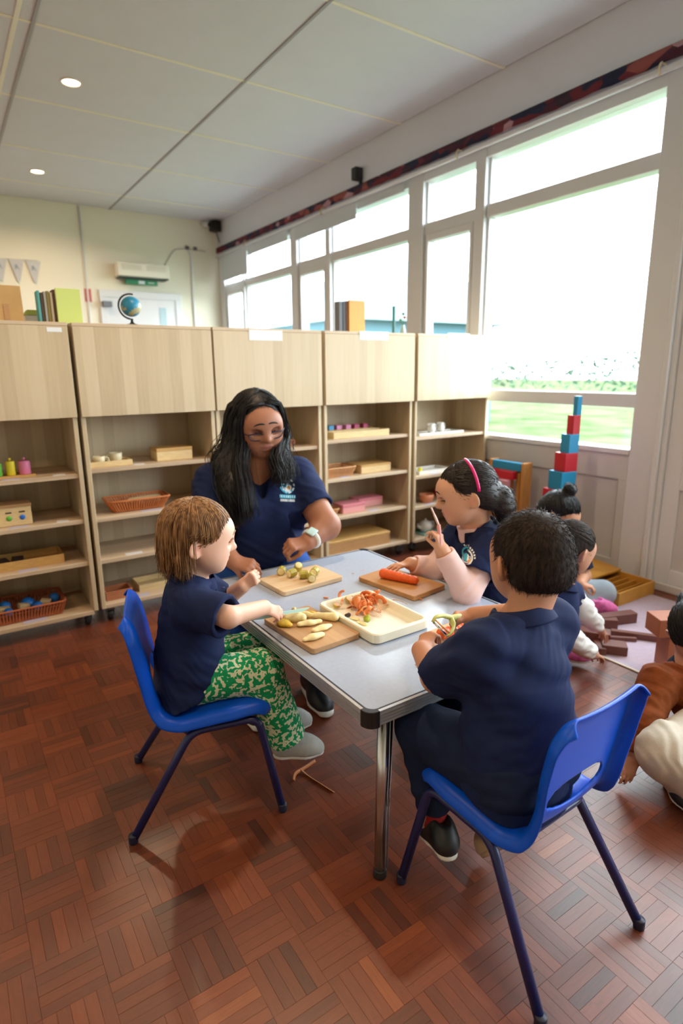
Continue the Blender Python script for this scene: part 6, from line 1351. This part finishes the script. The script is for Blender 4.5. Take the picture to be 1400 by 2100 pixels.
# Y peeler in the boy's hand
t=thing('peeler','lime green Y-shaped peeler in the boy\'s right hand','peeler',J(935,1268,1.53)); Kp=lambda px,py,d=1.515:J(px,py,d)
tube('handle',smooth_path([Kp(958,1266,1.55),Kp(940,1266,1.535),Kp(922,1268,1.52)],4),[.009]*3+[.010]*3+[.009]*3,'peeler_lime',t,10,flat=.7)
tube('fork_arm',smooth_path([Kp(924,1266,1.52),Kp(908,1263,1.505),Kp(893,1266,1.49),Kp(887,1276,1.485)],4),[.0075]*4+[.0055]*4+[.0045]*5,'peeler_lime',t,8,flat=.7); tube('fork_arm',smooth_path([Kp(924,1268,1.52),Kp(930,1284,1.50),Kp(924,1298,1.475),Kp(916,1305,1.465)],4),[.0075]*4+[.0055]*4+[.0045]*5,'peeler_lime',t,8,flat=.7)
tube('blade',[Kp(888,1276,1.485),Kp(917,1304,1.466)],.0028,'steel',t,8,flat=.5); tube('blade_guard',[Kp(893,1272,1.488),Kp(922,1299,1.470)],.0022,'peel_pale',t,8)
# pale stick held up by the girl
t0=J(884,1041,1.845); t1=J(899,1076,1.845); t2=J(903,1122,1.845); t=thing('peeler','pale pink peeler held upright by the girl with the headband','peeler',t1); tube('handle',smooth_path([t1.lerp(t2,.0),t1.lerp(t2,.5),t2],4),.0065,'pink_pale',t,10); tube('head',smooth_path([t0,t0.lerp(t1,.5),t1],4),[.0055]*4+[.0075]*3+[.0065]*2,mat('peeler_pale','#e3bdb4',.4),t,10,flat=.55)
# peel on the floor
ribbon('banana_peel_strip','curling tan peel strip on the floor by the toddler\'s shoe','peel',smooth_path([onz(602,1600,.004),onz(606,1586,.010),onz(625,1574,.008),onz(646,1560,.006)],5),.010,mat('peel_brown','#b06a38',.6),None,.0015); ribbon('banana_peel_strip','longer pale peel strip pointing right on the floor','peel',smooth_path([onz(616,1576,.010),onz(632,1590,.004),onz(655,1605,.004),onz(685,1624,.003)],5),.009,mat('peel_tan','#c98f62',.6),None,.0015)

# ================================================================== THE PLAY CORNER
mat('rod_blue','#1590c4',.4); mat('rod_red','#c0152c',.4); mat('rod_pink','#cf8f9a',.5); mat('oak','#c98f4a',.45,noise_amt=.15,noise_scale=8,stretch=(20,20,2)); mat('ochre_wood','#c8913a',.45,noise_amt=.1,noise_scale=12)
# tower of red and blue blocks, each its own
tx,ty=2.955,2.03; hb=.1045
ord_=['tenth','ninth','eighth','seventh','sixth','fifth','fourth','third','second','bottom']
for i in range(10):
    a=.032+.0185*i; z1=1.0453-hb*i; red=i%2==1
    # the blocks share one upright corner, on the right as seen from the table
    cx,cy=tx-a/2*math.cos(.25)-a/2*math.sin(.25)*-1*0, ty+a/2
    o=obox('tower_block',(tx-a/2,ty+a/2,z1-hb/2+.0),(a,a,hb-.0004),-.20,'rod_red' if red else 'rod_blue',None,.0015)
    lab=('narrow blue block on the very top of the tower' if i==0 else 'red block second from the top of the tower' if i==1 else '%s block number %s from the top of the tower'%('red' if red else 'blue',('','','three','four','five','six','seven','eight','nine','ten')[i]) if i<9 else 'widest red block at the bottom of the tower'); tag(o,lab,'block',group='red and blue tower blocks')
# rod stand
Xr=3.02; A_=onx(1010,945,Xr); B_=onx(1076,950,Xr)
t=thing('rod_stand','wooden stand holding blue and red rods beside the shelves','stand',(Xr,(A_.y+B_.y)/2,0)); zt=B_.z
for y in (B_.y,A_.y): 
    box('upright',(Xr-.02,Xr+.06),(y-.012,y+.012),(0,zt),'oak',t,.003); box('foot',(Xr-.12,Xr+.08),(y-.012,y+.012),(0,.03),'oak',t,.003)
for k in range(4): yy=B_.y+(A_.y-B_.y)*(.18+.2*k); box('slat',(Xr+.0,Xr+.012),(yy-.014,yy+.014),(.03,zt-.06-.02*k),'oak',t,.002)
box('crosspiece',(Xr-.02,Xr+.06),(B_.y,A_.y),(.05,.075),'oak',t,.002)
for zoff,xo,m,l,s in ((0,.0,'rod_blue','blue rod lying on top of the wooden stand',.0),(.055,-.035,'rod_red','red rod below the blue rod on the stand',.03),(.108,-.07,'rod_pink','pink rod lowest on the wooden stand',.045)):
    o=box('counting_rod',(Xr+xo-.02,Xr+xo+.022),(B_.y+s+.016,A_.y-.016),(zt-.055-zoff,zt-.004-zoff),m,None,.003); tag(o,l,'rod',group='rods on the wooden stand')
# ochre box with compartments and a sloping lid
p0,p1=onz(1267,1246,0),onz(1356,1212,0); q=onz(1160,1185,0)
ax=(p1-p0); ax.z=0; L1=ax.length; ax.normalize(); ay=Vector((-ax.y,ax.x,0)); ang=math.atan2(ax.y,ax.x); D1=.46; hb_=.075
t=thing('compartment_box','ochre wooden compartment box with a half-open lid by the wall','box',p0); T_=Matrix.Translation((p0.x,p0.y,0)) @ Matrix.Rotation(ang,4,'Z')
def tb_(name,x0,x1,y0,y1,z0,z1,m='ochre_wood'): bm=bmesh.new(); add_box(bm,x0,x1,y0,y1,z0,z1,.0015); bm.transform(T_); return link(name,bm_mesh(bm),m,t)
L1=min(L1,.33); tb_('base',0,L1,0,D1,.0,.008)
for a_ in ((0,L1,0,.010),(0,L1,D1-.010,D1),(0,.010,.010,D1-.010),(L1-.010,L1,.010,D1-.010)): tb_('side',*a_,.008,hb_)
for k in range(1,5): tb_('divider',.010,L1-.010,.010+.045*k,.015+.045*k,.008,.055)
bm=bmesh.new(); add_box(bm,-.004,L1+.004,.20,D1+.01,hb_,hb_+.012,.0015); bm.transform(T_ @ Matrix.Translation((0,.20,hb_)) @ Matrix.Rotation(.10,4,'X') @ Matrix.Translation((0,-.20,-hb_))); link('lid',bm_mesh(bm),'ochre_wood',t)
# brown prisms on a lilac mat
mat('prism_brown','#6a3d33',.5,noise_amt=.08,noise_scale=20); mat('prism_brown_light','#9a5a3c',.5,noise_amt=.08,noise_scale=20); mat('mat_lilac','#b9a9ba',.9,noise_amt=.05,noise_scale=60,bump=.2,bump_scale=300); mat('mat_edge','#d8cbb8',.8)
m0=onz(1180,1300,0); e0=onz(1276,1364,0); e1=onz(1345,1396,0)
t=thing('floor_mat','lilac play mat with a cream edge under the brown blocks','mat',(2.62,1.35,0)); 
poly=[(e0.x,e0.y+.62),(e0.x,1.0),(3.10,1.0),(3.10,e0.y+.62)]; prism('pile',poly[::-1] if False else [(e0.x,.9),(3.05,.9),(3.05,1.95),(e0.x,1.95)],.0006,.005,'mat_lilac',t)
box('binding',(e0.x-.012,e0.x),(.9,1.95),(.0006,.006),'mat_edge',t,.001)
def prismo(label,px,py,size,rz,m='prism_brown',z=0.,ry=0.):
    p=onz(px,py,z+size[2]/2); o=obox('brown_prism',(p.x,p.y,z+size[2]/2+.0055),size,rz,m,None,.002,ry=ry); tag(o,label,'block',group='brown wooden prisms on the mat')
prismo('dark brown prism under the reaching child\'s hands',1200,1305,(.20,.06,.06),-1.0); prismo('long thin brown prism lying behind the hands',1262,1270,(.20,.05,.05),-.35,'prism_brown'); prismo('thin brown prism lying towards the upright block',1306,1306,(.22,.028,.028),-.95); prismo('slim brown stick between the hands and the mat edge',1275,1312,(.12,.018,.018),-.75); prismo('short brown prism near the pink shoe',1232,1278,(.14,.045,.045),-.8); prismo('small pale lilac topped prism between the hands',1228,1330,(.09,.03,.03),.9); prismo('dark brown block under the lower hand',1258,1330,(.10,.07,.04),-.9)
pA=onz(1372,1368,.0); o=obox('brown_prism',(pA.x,pA.y,.075+.0055),(.085,.085,.15),-.55,'prism_brown_light',None,.002); tag(o,'thick brown block standing upright at the right edge','block',group='brown wooden prisms on the mat')
o=obox('brown_prism',(pA.x+.03,pA.y-.02,.15+.0430),(.26,.10,.075),-.55,'prism_brown_light',None,.002); tag(o,'brown block lying across the upright block at the right edge','block',group='brown wooden prisms on the mat')
